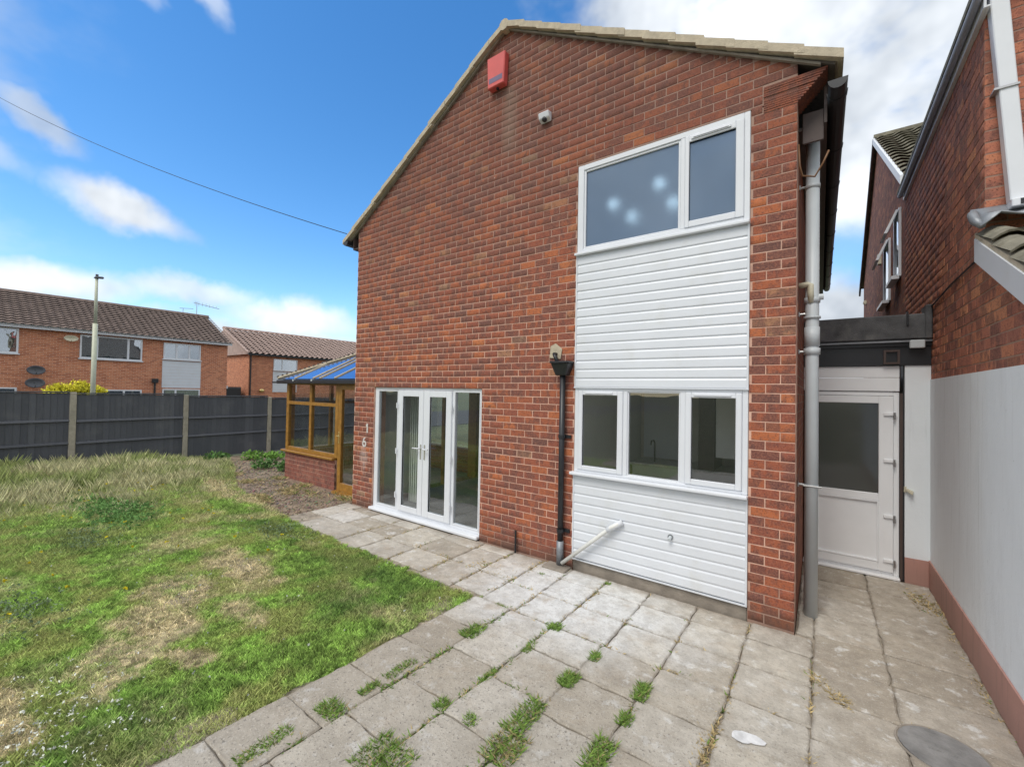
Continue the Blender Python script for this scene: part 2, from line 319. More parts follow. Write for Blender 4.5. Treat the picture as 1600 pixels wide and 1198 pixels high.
def vcol(name, rough=.8, trans=0):
    m, t, b = newmat(name); a = t.node('ShaderNodeAttribute', attribute_name='col')
    t.put(b.inputs['Base Color'], a.outputs['Color']); b.inputs['Roughness'].default_value = rough; b.inputs['Specular IOR Level'].default_value = .25
    if trans:
        nrm = t.vm('NORMALIZE', t.vm('ADD', t.vm('MULTIPLY', t.n.new('ShaderNodeNewGeometry').outputs['Normal'], (.55, .55, .55)), (0, 0, 1))); t.l.new(nrm, b.inputs['Normal'])
        tl = t.node('ShaderNodeBsdfTranslucent', {'Color': a.outputs['Color']}); mx = t.node('ShaderNodeMixShader', {0: trans})
        t.l.new(b.outputs[0], mx.inputs[1]); t.l.new(tl.outputs[0], mx.inputs[2]); t.l.new(mx.outputs[0], [n for n in t.n if n.type == 'OUTPUT_MATERIAL'][0].inputs[0])
    return m
M['blade'] = vcol('grass_blade', .75, .30)
def turf():
    m, t, b = newmat('turf_soil'); a = t.node('ShaderNodeAttribute', attribute_name='col'); P = t.pos()
    n = t.noise(P, 45, 5, .7); c = t.mix(t.m('MULTIPLY', n, .8), a.outputs['Color'], t.mix(.6, a.outputs['Color'], (.02, .018, .01)))
    t.put(b.inputs['Base Color'], c); b.inputs['Roughness'].default_value = 1; b.inputs['Specular IOR Level'].default_value = .1
    bump(t, b, n, 1, .03); return m
M['turf'] = turf()

# ------------------------------------------------------------------ mesh helpers
WL = {}
class MB:
    def __init__(s): s.v = []; s.f = []
    def quad(s, *p): i = len(s.v); s.v += [tuple(q) for q in p]; s.f.append(tuple(range(i, i+len(p)))); return s
    def hexa(s, p):      # 8 points: bottom 4 ccw, top 4 ccw
        i = len(s.v); s.v += [tuple(q) for q in p]
        for f in ((3, 2, 1, 0), (4, 5, 6, 7), (0, 1, 5, 4), (1, 2, 6, 5), (2, 3, 7, 6), (3, 0, 4, 7)): s.f.append(tuple(i+k for k in f))
        return s
    def box(s, x0, x1, y0, y1, z0, z1):
        if x0 > x1: x0, x1 = x1, x0
        if y0 > y1: y0, y1 = y1, y0
        if z0 > z1: z0, z1 = z1, z0
        return s.hexa([(x0, y0, z0), (x1, y0, z0), (x1, y1, z0), (x0, y1, z0), (x0, y0, z1), (x1, y0, z1), (x1, y1, z1), (x0, y1, z1)])
    def prism(s, poly, a, b, axis='y'):    # poly of 2-D points extruded along axis
        def P(p, t): return {'y': (p[0], t, p[1]), 'x': (t, p[0], p[1]), 'z': (p[0], p[1], t)}[axis]
        n = len(poly); i = len(s.v); s.v += [P(p, a) for p in poly] + [P(p, b) for p in poly]
        s.f.append(tuple(i+k for k in range(n))); s.f.append(tuple(i+n+k for k in range(n-1, -1, -1)))
        for k in range(n): s.f.append((i+k, i+n+k, i+n+(k+1) % n, i+(k+1) % n))
        return s
    def tube(s, pts, r, n=12, cap=True):
        pts = [Vector(p) for p in pts]; rs = r if isinstance(r, (list, tuple)) else [r]*len(pts); i0 = len(s.v); prev = None
        for k, p in enumerate(pts):
            d = (pts[min(k+1, len(pts)-1)] - pts[max(k-1, 0)]).normalized()
            if prev is None: a = d.orthogonal().normalized()
            else: a = (prev - d*prev.dot(d)).normalized()
            prev = a; b = d.cross(a)
            for j in range(n):
                t = 2*math.pi*j/n; s.v.append(tuple(p + (a*math.cos(t) + b*math.sin(t))*rs[k]))
        for k in range(len(pts)-1):
            for j in range(n):
                A = i0+k*n+j; B = i0+k*n+(j+1) % n; s.f.append((A, B, B+n, A+n))
        if cap:
            s.f.append(tuple(i0+j for j in range(n-1, -1, -1))); e = i0+(len(pts)-1)*n; s.f.append(tuple(e+j for j in range(n)))
        return s
    def sphere(s, c, r, n=10, m=6, sc=(1, 1, 1)):
        i0 = len(s.v)
        for i in range(m+1):
            ph = math.pi*i/m
            for j in range(n):
                t = 2*math.pi*j/n; s.v.append((c[0]+r*sc[0]*math.sin(ph)*math.cos(t), c[1]+r*sc[1]*math.sin(ph)*math.sin(t), c[2]+r*sc[2]*math.cos(ph)))
        for i in range(m):
            for j in range(n):
                a = i0+i*n+j; b = i0+i*n+(j+1) % n; s.f.append((a, b, b+n, a+n))
        return s
    def mesh(s, name, origin):
        me = bpy.data.meshes.new(name); o = Vector(origin)
        me.from_pydata([(x-o.x, y-o.y, z-o.z) for x, y, z in s.v], [], s.f); me.validate(); return me
    def build(s, name, mat, parent=None, smooth=False, bevel=0):
        xs = list(zip(*s.v)); c = Vector(((min(xs[0])+max(xs[0]))/2, (min(xs[1])+max(xs[1]))/2, min(xs[2])))
        me = s.mesh(name, c); me.materials.append(M[mat] if isinstance(mat, str) else mat)
        import bmesh as bmm
        b = bmm.new(); b.from_mesh(me); bmm.ops.recalc_face_normals(b, faces=b.faces)
        if bevel: bmm.ops.bevel(b, geom=list(b.edges), offset=bevel, segments=1, affect='EDGES', profile=.5)
        b.to_mesh(me); b.free()
        if smooth:
            for p in me.polygons: p.use_smooth = True
        return place(me, name, c, parent)
def place(me, name, c, parent=None):
    ob = bpy.data.objects.new(name, me); COL.objects.link(ob); WL[ob] = Vector(c)
    if parent: ob.parent = parent; ob.location = Vector(c) - WL[parent]
    else: ob.location = c
    return ob
def tag(o, label=None, cat=None, group=None, kind=None):
    for k, v in (('label', label), ('category', cat), ('group', group), ('kind', kind)):
        if v: o[k] = v
    return o
def thing(name, label, cat, loc, group=None):
    o = bpy.data.objects.new(name, None); COL.objects.link(o); o.location = loc; WL[o] = Vector(loc); o.empty_display_size = .1
    return tag(o, label, cat, group)
def B(name, mat, parent, *d, bevel=0): return MB().box(*d).build(name, mat, parent, bevel=bevel)
def bulk(name, V, F, mat, colr=None, parent=None, kind='stuff'):
    """one mesh from numpy arrays: V (n,3), F (m,3 or 4), colr per face (m,3)"""
    me = bpy.data.meshes.new(name); k = F.shape[1]
    me.vertices.add(len(V)); me.vertices.foreach_set('co', V.astype(np.float32).ravel())
    me.loops.add(F.size); me.loops.foreach_set('vertex_index', F.astype(np.int32).ravel())
    me.polygons.add(len(F)); me.polygons.foreach_set('loop_start', np.arange(0, F.size, k, dtype=np.int32)); me.polygons.foreach_set('loop_total', np.full(len(F), k, np.int32))
    if colr is not None:
        at = me.attributes.new('col', 'FLOAT_COLOR', 'FACE'); c4 = np.ones((len(F), 4), np.float32); c4[:, :3] = colr; at.data.foreach_set('color', c4.ravel())
    me.update(calc_edges=True); me.materials.append(M[mat])
    o = place(me, name, (0, 0, 0), parent)
    if kind: o['kind'] = kind
    return o
# value noise for vegetation
_L = rng.random((256, 256))
def vnoise(x, y):
    xi = np.floor(x).astype(int); yi = np.floor(y).astype(int); fx = x-xi; fy = y-yi; fx = fx*fx*(3-2*fx); fy = fy*fy*(3-2*fy)
    g = lambda a, b: _L[a % 256, b % 256]
    return (g(xi, yi)*(1-fx)+g(xi+1, yi)*fx)*(1-fy)+(g(xi, yi+1)*(1-fx)+g(xi+1, yi+1)*fx)*fy
def fbm(x, y, s, o=4):
    r = 0; a = 1; t = 0
    for k in range(o): r = r + a*vnoise(x*s+17*k, y*s+31*k); t += a; a *= .55; s *= 2.1
    return r/t

# ------------------------------------------------------------------ ground, patio
g = MB().box(-400, 400, -400, 400, -.3, -.07).build('ground', 'ground'); tag(g, kind='structure')
rd = MB().box(-30.5, -18, -90, 90, -.069, -.05).build('road', 'asphalt'); tag(rd, kind='structure')
patio = MB().box(-6.8, 1.075, -8, .0, -.066, -.022).box(-.09, 1.06, .0, 2.0, -.066, -.022).build('patio', 'bed'); tag(patio, kind='structure')
def slab(x0, x1, y0, y1, tilt=0, skew=0, cut=0):
    g = .0035; x0 += g; x1 -= g; y0 += g; y1 -= g; j = lambda a=.006: random.uniform(-a, a); zt = random.uniform(-.005, .004); ch = .010
    pts = []
    for (a, b), (c, d) in zip([(x0, y0), (x1, y0), (x1, y1), (x0, y1)], [(x1, y0), (x1, y1), (x0, y1), (x0, y0)]):
        for t in (.03, .18, .35, .5, .65, .82, .97): pts.append((a+(c-a)*t+j(.008), b+(d-b)*t+j(.008)))
    cx = (x0+x1)/2; cy = (y0+y1)/2; sk = lambda p: (p[0]+skew*(p[1]+1.2), p[1]); tx = random.uniform(-.010, .010); ty = random.uniform(-.010, .010)
    zz = lambda p: zt+(p[0]-cx)*tx+(p[1]-cy)*ty
    n = len(pts); v = []
    for p in pts: q = sk((cx+(p[0]-cx)*(1-ch/(x1-x0)*2), cy+(p[1]-cy)*(1-ch/(y1-y0)*2))); v.append((*q, zz(p)))
    for p in pts: q = sk(p); v.append((*q, zz(p)-.009))
    for p in pts: q = sk(p); v.append((*q, -.05))
    f = [tuple(range(n))]
    for r_ in range(2):
        for k in range(n): f.append((r_*n+k, (r_+1)*n+k, (r_+1)*n+(k+1) % n, r_*n+(k+1) % n))
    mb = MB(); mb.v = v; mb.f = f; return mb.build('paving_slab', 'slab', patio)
# strip along the house
xs = [-6.75, -6.3, -5.75, -5.2, -4.72, -4.14, -3.54, -3.06, -2.62]
for i in range(len(xs)-1):
    ed = [-1.17+random.uniform(-.04, .04), -.68+random.uniform(-.03, .03), -.19+random.uniform(-.1, .0), -.015]
    if i == 0: ed = ed[1:]
    for a, b in zip(ed[:-1], ed[1:]): slab(xs[i], xs[i+1], a, b)
xs = [-2.62, -2.22, -1.78, -1.32, -.87, -.42, .04]
for i in range(len(xs)-1):
    ed = [-1.19, -.745, -.335, -.03 if xs[i] > -2.3 else -.02]
    for a, b in zip(ed[:-1], ed[1:]): slab(xs[i], xs[i+1], a, b)
# main field, columns of squares with staggered rows
xs = [-2.70, -2.26, -1.80, -1.34, -.88, -.42, .04]
offs = [.06, .30, .38, .12, .41, .40]
for i in range(len(xs)-1):
    y = -1.19; first = True
    while y > -7.5:
        h = offs[i] if first and offs[i] > .2 else .455
        first = False; slab(xs[i]+.0, xs[i+1], y-h, y, skew=.045 if i < 5 else .0); y -= h
for x0, x1 in ((.04, .50), (.50, 1.045)):
    y = 1.99
    for y1 in (1.48, 1.02, .56, .10, -.36, -.82, -1.28, -1.74, -2.2, -2.66, -3.12, -3.6, -4.1): slab(x0, x1, y1, y); y = y1
for y0, y1 in ((.02, .5), (.5, 1.02), (1.02, 1.5), (1.5, 1.99)): slab(-.085, .04, y0, y1)

# ------------------------------------------------------------------ the house
house = thing('brick_house', 'red brick gabled house with white cladding bay and french doors', 'house', (-3.37, 4, 0))
APX, APZ = -3.35, 6.90
def zroof(x): return APZ - (.622*(APX-x) if x < APX else .585*(x-APX))
OPEN = [(-6.077, -3.679, .0, 2.066), (-2.251, -.457, -.1, 4.715)]
# masonry core (mortar shows in the joints)
core = MB(); YF, YB = .0035, .25
for x0, x1, z0, z1 in [(XL, -6.077, -.06, 4.7), (-6.077, -3.679, 2.074, 4.7), (-3.679, -2.251, -.06, 4.7), (-.457, XR, -.06, 4.7), (-2.251, -.457, 4.715, 4.716)]:
    core.box(x0+.002, x1-.002, YF, YB, z0, z1)
core.prism([(XL+.002, 4.7), (-2.252, 4.7), (-2.252, zroof(-2.252)), (APX, APZ), (XL+.002, zroof(XL+.002))], YF, YB)
core.prism([(-2.252, 4.717), (XR-.002, 4.717), (XR-.002, zroof(XR)), (-2.252, zroof(-2.252))], YF, YB)
core.build('wall', 'mortar', house)
# bricks
def rows(U0, ua, ub, za, zb, opens=(), limit=None):
    out = []
    for r in range(int(math.floor(za/BH)), int(math.ceil(zb/BH))):
        z0 = r*BH+.0045; z1 = (r+1)*BH-.0045; k0 = int(math.floor((ua-U0)/BL))-2; k1 = int(math.ceil((ub-U0)/BL))+2
        for k in range(k0, k1):
            a = U0+(k-.5*(r % 2))*BL+.0042; b = a+BL-.0084; a0, b0 = max(a, ua+.002), min(b, ub-.002)
            if b0-a0 < .02: continue
            segs = [(a0, b0)]
            for (oa, ob, oz0, oz1) in opens:
                if z1 > oz0 and z0 < oz1:
                    ns = []
                    for s0, s1 in segs:
                        if s1 <= oa or s0 >= ob: ns.append((s0, s1))
                        else:
                            if s0 < oa-.02: ns.append((s0, oa-.004))
                            if s1 > ob+.02: ns.append((ob+.004, s1))
                    segs = ns
            for s0, s1 in segs:
                if limit:
                    while s1-s0 > .02 and limit(s0) < z1-.004: s0 += .01
                    while s1-s0 > .02 and limit(s1) < z1-.004: s1 -= .01
                if s1-s0 > .025: out.append((s0, s1, z0, z1))
    return out
def brick_pts(s0, s1, z0, z1, d, face):
    """chamfered brick face: face(u, depth, z) -> 3-D point"""
    c = .003; P = [face(s0+c, d, z0+c), face(s1-c, d, z0+c), face(s1-c, d, z1-c), face(s0+c, d, z1-c), face(s0, d+.003, z0), face(s1, d+.003, z0), face(s1, d+.003, z1), face(s0, d+.003, z1),
             face(s0, d+.03, z0), face(s1, d+.03, z0), face(s1, d+.03, z1), face(s0, d+.03, z1)]
    return P
BF = [(0, 1, 2, 3)] + [(4+k, 4+(k+1) % 4, (k+1) % 4, k) for k in range(4)] + [(8+k, 8+(k+1) % 4, 4+(k+1) % 4, 4+k) for k in range(4)]
SHARE = {}
def lay(spans, face, mat, parent, n_single, nrm):
    def weight(s):
        p = Vector(face((s[0]+s[1])/2, 0, (s[2]+s[3])/2)) - CAM; f = p.dot(fw)
        if f < .2: return 0
        u = p.dot(cr)/f; v = p.dot(cu)/f
        if abs(u) > 1.24 or abs(v) > .93: return 0
        return (s[1]-s[0])*abs(p.normalized().dot(nrm))/p.length**2
    spans = sorted(spans, key=weight, reverse=True); one, rest = spans[:n_single], spans[n_single:]
    for s in one:
        d = random.uniform(-.0015, .002); key = (mat, round(s[1]-s[0], 3)); o = face(s[0], 0, s[2])
        if key not in SHARE:
            me = bpy.data.meshes.new('brick'); me.from_pydata([tuple(Vector(q)-Vector(o)) for q in brick_pts(*s, 0, face)], [], BF); me.materials.append(M[mat]); SHARE[key] = me
        c = face(s[0], d, s[2]); place(SHARE[key], 'brick', c, parent)
    if rest:
        V = np.array([q for s in rest for q in brick_pts(*s, random.uniform(-.0015, .002), face)]); F = np.array(BF)
        F = (F[None]+12*np.arange(len(rest))[:, None, None]).reshape(-1, 4); o = bulk('brickwork', V, F, mat, None, None)
        o.parent = parent; o.location = -WL[parent]
KX = -.36
def lim(x): return zroof(x)+.04
sp = rows(XR, XL, XR, 0, 6.95, OPEN + [(KX, 1, 4.64, 4.89)], lim)
lay(sp, lambda u, d, z: (u, d, z), 'brick', house, 300, Vector((0, -1, 0)))
# creasing-tile kneeler that carries the eaves at the right
kn = MB(); z = 4.643; i = 0
while z < 4.875:
    xr = min(.118, XR+.004+.0195*i); kn.box(KX+.004+random.uniform(0, .004), xr, -.002+random.uniform(-.004, .004), .24, z, z+.0145); z += .0205; i += 1
kn.build('kneeler', 'brick', house)
B('kneeler_core', 'mortar', house, KX+.006, XR, .004, .23, 4.64, 4.888)
# side walls, floors, inner walls
sw = MB().box(XR-.25, XR, .251, 8, -.06, 4.64).build('side_wall', 'brick_side', house)
sl = MB().box(XL, XL+.25, .251, 1.2, -.06, 4.7).box(XL, XL+.25, 3.1, 8, -.06, 4.7).box(XL, XL+.25, 1.2, 3.1, 2.1, 4.7).build('side_wall', 'brick_side', house)
B('back_wall', 'brick_side', house, XL, XR, 8.001, 8.25, -.06, 4.7)
B('living_room_wall', 'wall_in', house, -2.48, -2.38, .26, 4.4, 0, 2.3)
B('living_room_back_wall', 'wall_in', house, -6.38, -2.5, 4.2, 4.3, 0, 2.3)
B('carpet', 'carpet', house, -6.38, -2.5, .08, 4.2, -.05, .03)
B('ceiling', 'ceil_in', house, -6.38, -.36, .26, 7.9, 2.3, 2.4)
B('plaster', 'wall_in', house, -6.388, -6.376, .26, 1.19, .03, 2.3); B('plaster', 'wall_in', house, -6.388, -6.376, 3.11, 4.2, .03, 2.3)
B('skirting', 'upvc', house, -6.376, -2.5, 4.18, 4.199, .03, .14)
B('kitchen_back_wall', 'kitchen_wall', house, -2.36, -.36, 2.6, 2.7, 0, 2.3); B('kitchen_floor', 'kitchen_wall', house, -2.36, -.36, .26, 2.6, -.05, .02)
B('upper_floor_wall', 'wall_in', house, -2.6, -.36, 1.9, 2.0, 2.41, 4.7); B('upper_floor_wall', 'wall_in', house, -2.7, -2.6, .26, 2.0, 2.41, 4.7); B('upper_ceiling', 'ceil_in', house, -2.7, -.36, .26, 2.0, 4.72, 4.76)
# inside the rooms
cu_ = MB()
for k in range(9): cu_.box(-5.86+.028*k, -5.84+.028*k, .62+.015*(k % 2), .65+.015*(k % 2), .05, 2.15)
tag(cu_.build('curtain', 'curtain'), 'pale hanging curtain behind the left french door sidelight', 'curtain')
rad = thing('radiator', 'white radiator on the far wall behind the french doors', 'radiator', (-4.4, 4.1, .15)); B('panel', 'upvc', rad, -5.5, -3.9, 4.09, 4.15, .2, .8)
for k in range(24): B('fin', 'upvc', rad, -5.48+.066*k, -5.45+.066*k, 4.075, 4.09, .24, .76)
inner = thing('inner_door_frame', 'golden oak frame of the opening into the conservatory', 'door frame', (-6.5, 2.1, 0))
for a in (1.2, 3.0): B('jamb', 'oak', inner, -6.60, -6.36, a, a+.1, .03, 2.08)
B('head', 'oak', inner, -6.60, -6.36, 1.3, 3.0, 2.0, 2.08); B('mullion', 'oak', inner, -6.52, -6.44, 2.05, 2.15, .03, 2.0)
post = tag(MB().box(-3.35, -3.23, 2.9, 3.02, .03, 2.29).build('wooden_post', 'oak', bevel=.008), 'brown wooden post inside the room behind the right sidelight', 'post')
cab = thing('kitchen_units', 'grey worktop and white wall cupboard inside the kitchen window', 'kitchen units', (-1.4, 1.2, 0))
B('worktop', 'worktop', cab, -2.3, -.4, 1.95, 2.58, .95, .99); B('base_unit', 'upvc', cab, -2.28, -.42, 2.0, 2.58, .03, .95); B('splashback', 'upvc', cab, -2.3, -1.75, 2.57, 2.595, 1.0, 2.1)
B('wall_cupboard', 'ceil_in', cab, -.95, -.48, 1.2, 1.55, 1.28, 2.15, bevel=.005); B('tall_unit', 'brown', cab, -1.3, -1.1, 1.9, 2.5, 1.0, 2.2)
tp = MB().tube([(-2.0, 2.2, .99), (-2.0, 2.2, 1.28), (-2.0, 2.14, 1.33), (-2.0, 2.04, 1.33), (-2.0, 2.01, 1.27)], .012, 8).build('tap', 'black', cab)

# windows -------------------------------------------------------------
def frame(mb, x0, x1, z0, z1, w, y0, y1):
    ws = w if isinstance(w, tuple) else (w,)*4   # left, right, bottom, top
    mb.box(x0, x0+ws[0], y0, y1, z0, z1); mb.box(x1-ws[1], x1, y0, y1, z0, z1); mb.box(x0+ws[0], x1-ws[1], y0, y1, z0, z0+ws[2]); mb.box(x0+ws[0], x1-ws[1], y0, y1, z1-ws[3], z1); return mb
def sash(parent, gx0, gx1, gz0, gz1, ox0, ox1, oz0, oz1, y, pane='glass'):
    s = frame(MB(), ox0, ox1, oz0, oz1, (gx0-ox0, ox1-gx1, gz0-oz0, oz1-gz1), y, y+.05).build('sash', 'upvc', parent, bevel=.006)
    frame(MB(), gx0-.012, gx1+.012, gz0-.012, gz1+.012, .012, y+.012, y+.03).build('gasket', 'black', s); return s
def pane(parent, gx0, gx1, gz0, gz1, y, mat='glass'): return B('pane', mat, parent, gx0-.004, gx1+.004, y, y+.006, gz0-.004, gz1+.004)
uw = MB(); x0, x1 = -2.249, -.459
frame(uw, x0, x1, 3.672, 4.712, (.075, .05, .05, .06), .0, .07); uw.box(-1.085, -1.04, .0, .07, 3.722, 4.652)
ub = uw.build('upper_window', 'upvc', house, bevel=.005)
pane(ub, -2.15, -1.09, 3.745, 4.63, .032, 'frost'); frame(MB(), -2.174, -1.085, 3.722, 4.652, .024, .012, .05).build('bead', 'upvc', ub, bevel=.004)
sash(ub, -1.0, -.58, 3.785, 4.585, -1.04, -.509, 3.722, 4.652, -.012); pane(ub, -1.0, -.58, 3.785, 4.585, .015, 'frost')
B('trickle_vent', 'upvc', ub, -.98, -.62, -.024, -.012, 4.605, 4.632, bevel=.003); B('vent_slot', 'black', ub, -.96, -.64, -.0255, -.024, 4.612, 4.617)
B('sill', 'upvc', ub, -2.262, -.455, -.055, .06, 3.640, 3.671, bevel=.006)
lw_ = MB(); frame(lw_, x0, x1, 1.125, 2.093, (.05, .05, .03, .03), .0, .07); lw_.box(-1.662, -1.612, .0, .07, 1.155, 2.063).box(-1.065, -1.012, .0, .07, 1.155, 2.063)
lb = lw_.build('lower_window', 'upvc', house, bevel=.005)
sash(lb, -2.145, -1.725, 1.205, 2.015, -2.199, -1.662, 1.155, 2.063, -.012); pane(lb, -2.145, -1.725, 1.205, 2.015, .015)
pane(lb, -1.6, -1.078, 1.165, 2.053, .03); frame(MB(), -1.612, -1.066, 1.155, 2.063, .012, .012, .05).build('bead', 'upvc', lb)
sash(lb, -.955, -.562, 1.21, 2.012, -1.012, -.509, 1.155, 2.063, -.012); pane(lb, -.955, -.562, 1.21, 2.012, .015)
B('trickle_vent', 'upvc', lb, -2.11, -1.78, -.026, -.012, 2.028, 2.052, bevel=.003); B('trickle_vent', 'upvc', lb, -.93, -.6, -.026, -.012, 2.028, 2.052, bevel=.003)
B('sill', 'upvc', lb, -2.275, -.455, -.075, .06, 1.092, 1.124, bevel=.007)
for xx in (-1.95, -.75): B('latch', 'upvc', lb, xx, xx+.1, .065, .085, 1.17, 1.19)
# shiplap boards
def boards(parent, x0, x1, z0, z1, y, n):
    h = (z1-z0)/n
    for k in range(n):
        a = z0+k*h; b = a+h
        prof = [(y+.02, a), (y-.009, a+.001), (y-.011, a+.010), (y-.010, b-.026), (y-.003, b-.010), (y-.003, b+.0005), (y+.02, b+.0005)]
        MB().prism([(p[0], p[1]) for p in prof], x0, x1, 'x').build('cladding_board', 'clad', parent)
boards(house, -2.235, -.475, 2.108, 3.636, .0, 15); boards(house, -2.235, -.475, .135, 1.088, .0, 9)
for a, b in ((2.098, 3.639), (.124, 1.09)):
    B('cladding_trim', 'clad', house, -2.251, -2.236, -.016, .03, a, b); B('cladding_trim', 'clad', house, -.474, -.457, -.016, .03, a, b)
B('cladding_trim', 'clad', house, -2.256, -.455, -.02, .03, 2.094, 2.107); B('cladding_trim', 'clad', house, -2.251, -.457, -.018, .03, .112, .123)
B('footing', 'foot', house, -2.251, -.457, .012, .25, -.06, .111, bevel=.01)
B('panel_backing', 'wall_in', house, -2.25, -.458, .03, .2, .13, 1.09); B('panel_backing', 'wall_in', house, -2.25, -.458, .03, .2, 2.11, 3.63)
# obscured bathroom window: the lit four-spot fitting behind it
ls = thing('ceiling_spotlights', 'four lit spotlights glowing behind the obscured upper window', 'light fitting', (-1.6, .5, 4.3))
for xx, zz, yy in ((-1.93, 4.30, .30), (-1.39, 4.40, .30), (-1.72, 4.12, .36), (-1.25, 4.17, .36)):
    MB().sphere((xx, yy, zz), .055, 10, 6).build('bulb', 'spot', ls, smooth=True); MB().tube([(xx, yy, zz+.03), (xx, yy+.02, zz+.10)], .028, 8).build('cap', 'chrome', ls)
MB().tube([(-2.0, .45, 4.46), (-1.2, .45, 4.50)], .012, 8).build('bar', 'chrome', ls)

# french doors
fd = thing('french_doors', 'white french doors with narrow glazed side panels in the brick gable', 'french doors', (-4.88, .06, .0))
f = MB(); frame(f, -6.075, -3.681, .06, 2.073, (.085, .035, .045, .045), .03, .10); f.box(-5.475, -5.425, .03, .10, .105, 2.028).box(-4.255, -4.21, .03, .10, .105, 2.028); f.build('outer_frame', 'upvc', fd, bevel=.005)
MB().box(-6.09, -3.675, -.06, .12, .012, .059).build('threshold', 'upvc', fd, bevel=.01)
for gx0, gx1, gz0, gz1 in ((-5.965, -5.49, .125, 2.005), (-4.195, -3.735, .125, 2.01)):
    frame(MB(), gx0-.025, gx1+.02, gz0-.02, gz1+.02, .02, .025, .08).build('bead', 'upvc', fd, bevel=.004); pane(fd, gx0, gx1, gz0, gz1, .05)
for ox0, ox1, gx0, gx1 in ((-5.425, -4.848, -5.33, -4.955), (-4.842, -4.255, -4.71, -4.365)):
    s = sash(fd, gx0, gx1, .20, 1.93, ox0, ox1, .108, 2.025, .005); s.name = 'door_leaf'; pane(s, gx0, gx1, .20, 1.93, .03)
    hx = -4.885 if ox0 < -5 else -4.80
    B('handle_plate', 'chrome', s, hx-.014, hx+.014, -.003, .005, .97, 1.2, bevel=.004)
    dx = -.13 if ox0 < -5 else .13
    MB().tube([(hx, .0, 1.14), (hx, -.045, 1.14), (hx+dx*.2, -.055, 1.14), (hx+dx, -.055, 1.138)], .010, 8).build('handle', 'upvc', s, smooth=True)
for hx in (-5.45, -4.235):
    for hz in (.35, 1.05, 1.78): MB().tube([(hx, -.01, hz-.045), (hx, -.01, hz+.045)], .014, 8).build('hinge', 'upvc', fd)

# roof ---------------------------------------------------------------
def slope_pt(side, t, off=0): # t metres measured in x from the apex
    x = APX+side*t; return x, zroof(x)+off
for side, xe in ((-1, -6.95), (1, .17)):
    L_ = abs(xe-APX); x_e, z_e = slope_pt(side, L_)
    MB().prism([(APX, APZ+.012), (x_e, z_e+.012), (x_e, z_e+.055), (APX, APZ+.055)], -.02, 8.3).build('roof_slope', 'tile_dark', house)
    MB().prism([(APX, APZ-.012), (x_e-side*.1, zroof(x_e-side*.1)-.012), (x_e-side*.1, zroof(x_e-side*.1)+.010), (APX, APZ+.010)], -.035, -.003).build('verge_mortar', 'foot', house)
    n = 13; st = L_/n
    for k in range(n):      # verge tiles, each lapping over the one below
        t0 = k*st-.02; t1 = (k+1)*st+.055; xa, za = slope_pt(side, t0, .014+.004); xb, zb = slope_pt(side, t1, .040)
        nx, nz = .0, 1.0; th = .078; j = random.uniform(-.006, .006)
        MB().prism([(xa, za+j), (xb, zb+j), (xb, zb+th+j), (xa, za+th+j)], -.085+random.uniform(-.006, .006), .26).build('verge_tile', 'tile_buff', house)
    # ordinary tile courses behind the verge
    for k in range(n):
        t0 = k*st; t1 = (k+1)*st+.04; xa, za = slope_pt(side, t0, .058); xb, zb = slope_pt(side, t1, .072)
        MB().prism([(xa, za), (xb, zb), (xb, zb+.02), (xa, za+.02)], .262, 8.3).build('tile_course', 'tile_dark', house)
rt = MB()
for k in range(19): rt.tube([(APX, -.09+.45*k, APZ+.02), (APX, .345+.45*k, APZ+.02)], .075, 10)
rt.build('ridge_tiles', 'tile_buff', house, smooth=False)
# right eaves: soffit, fascia, gutter
fa = MB().box(.095, .118, .20, 8.2, 4.50, 4.83).build('fascia', 'brown', house); B('soffit', 'brown', house, XR+.001, .095, .241, 8.2, 4.50, 4.53); B('soffit_end', 'brown', house, XR+.03, .094, .215, .240, 4.36, 4.64, bevel=.004)
gu = MB(); n = 8
pr = [(.185+.068*math.cos(math.pi+math.pi*k/n), 4.66+.075*math.sin(math.pi+math.pi*k/n)) for k in range(n+1)]; inn = [(.185+.060*math.cos(math.pi+math.pi*k/n), 4.66+.066*math.sin(math.pi+math.pi*k/n)) for k in range(n, -1, -1)]
gutter = MB().prism(pr+inn, -.12, 8.2).build('gutter', 'black', house)
MB().prism(pr, -.13, -.121).build('gutter_stop_end', 'black', gutter)
for k in range(9):
    y = .05+k*.95; pk = [(.185+.074*math.cos(math.pi+math.pi*i/n), 4.662+.082*math.sin(math.pi+math.pi*i/n)) for i in range(n+1)]; MB().prism(pk, y, y+.05).build('gutter_bracket', 'black', gutter)
# left eaves
B('fascia', 'brown', house, -6.80, -6.78, .0, 8.2, 4.55, 4.77); B('soffit', 'brown', house, -6.78, -6.65, .0, 8.2, 4.55, 4.57)
prl = [(-6.89+.07*math.cos(math.pi+math.pi*k/n), 4.70+.08*math.sin(math.pi+math.pi*k/n)) for k in range(n+1)]; MB().prism(prl, -.10, 8.2).build('gutter', 'black', house)

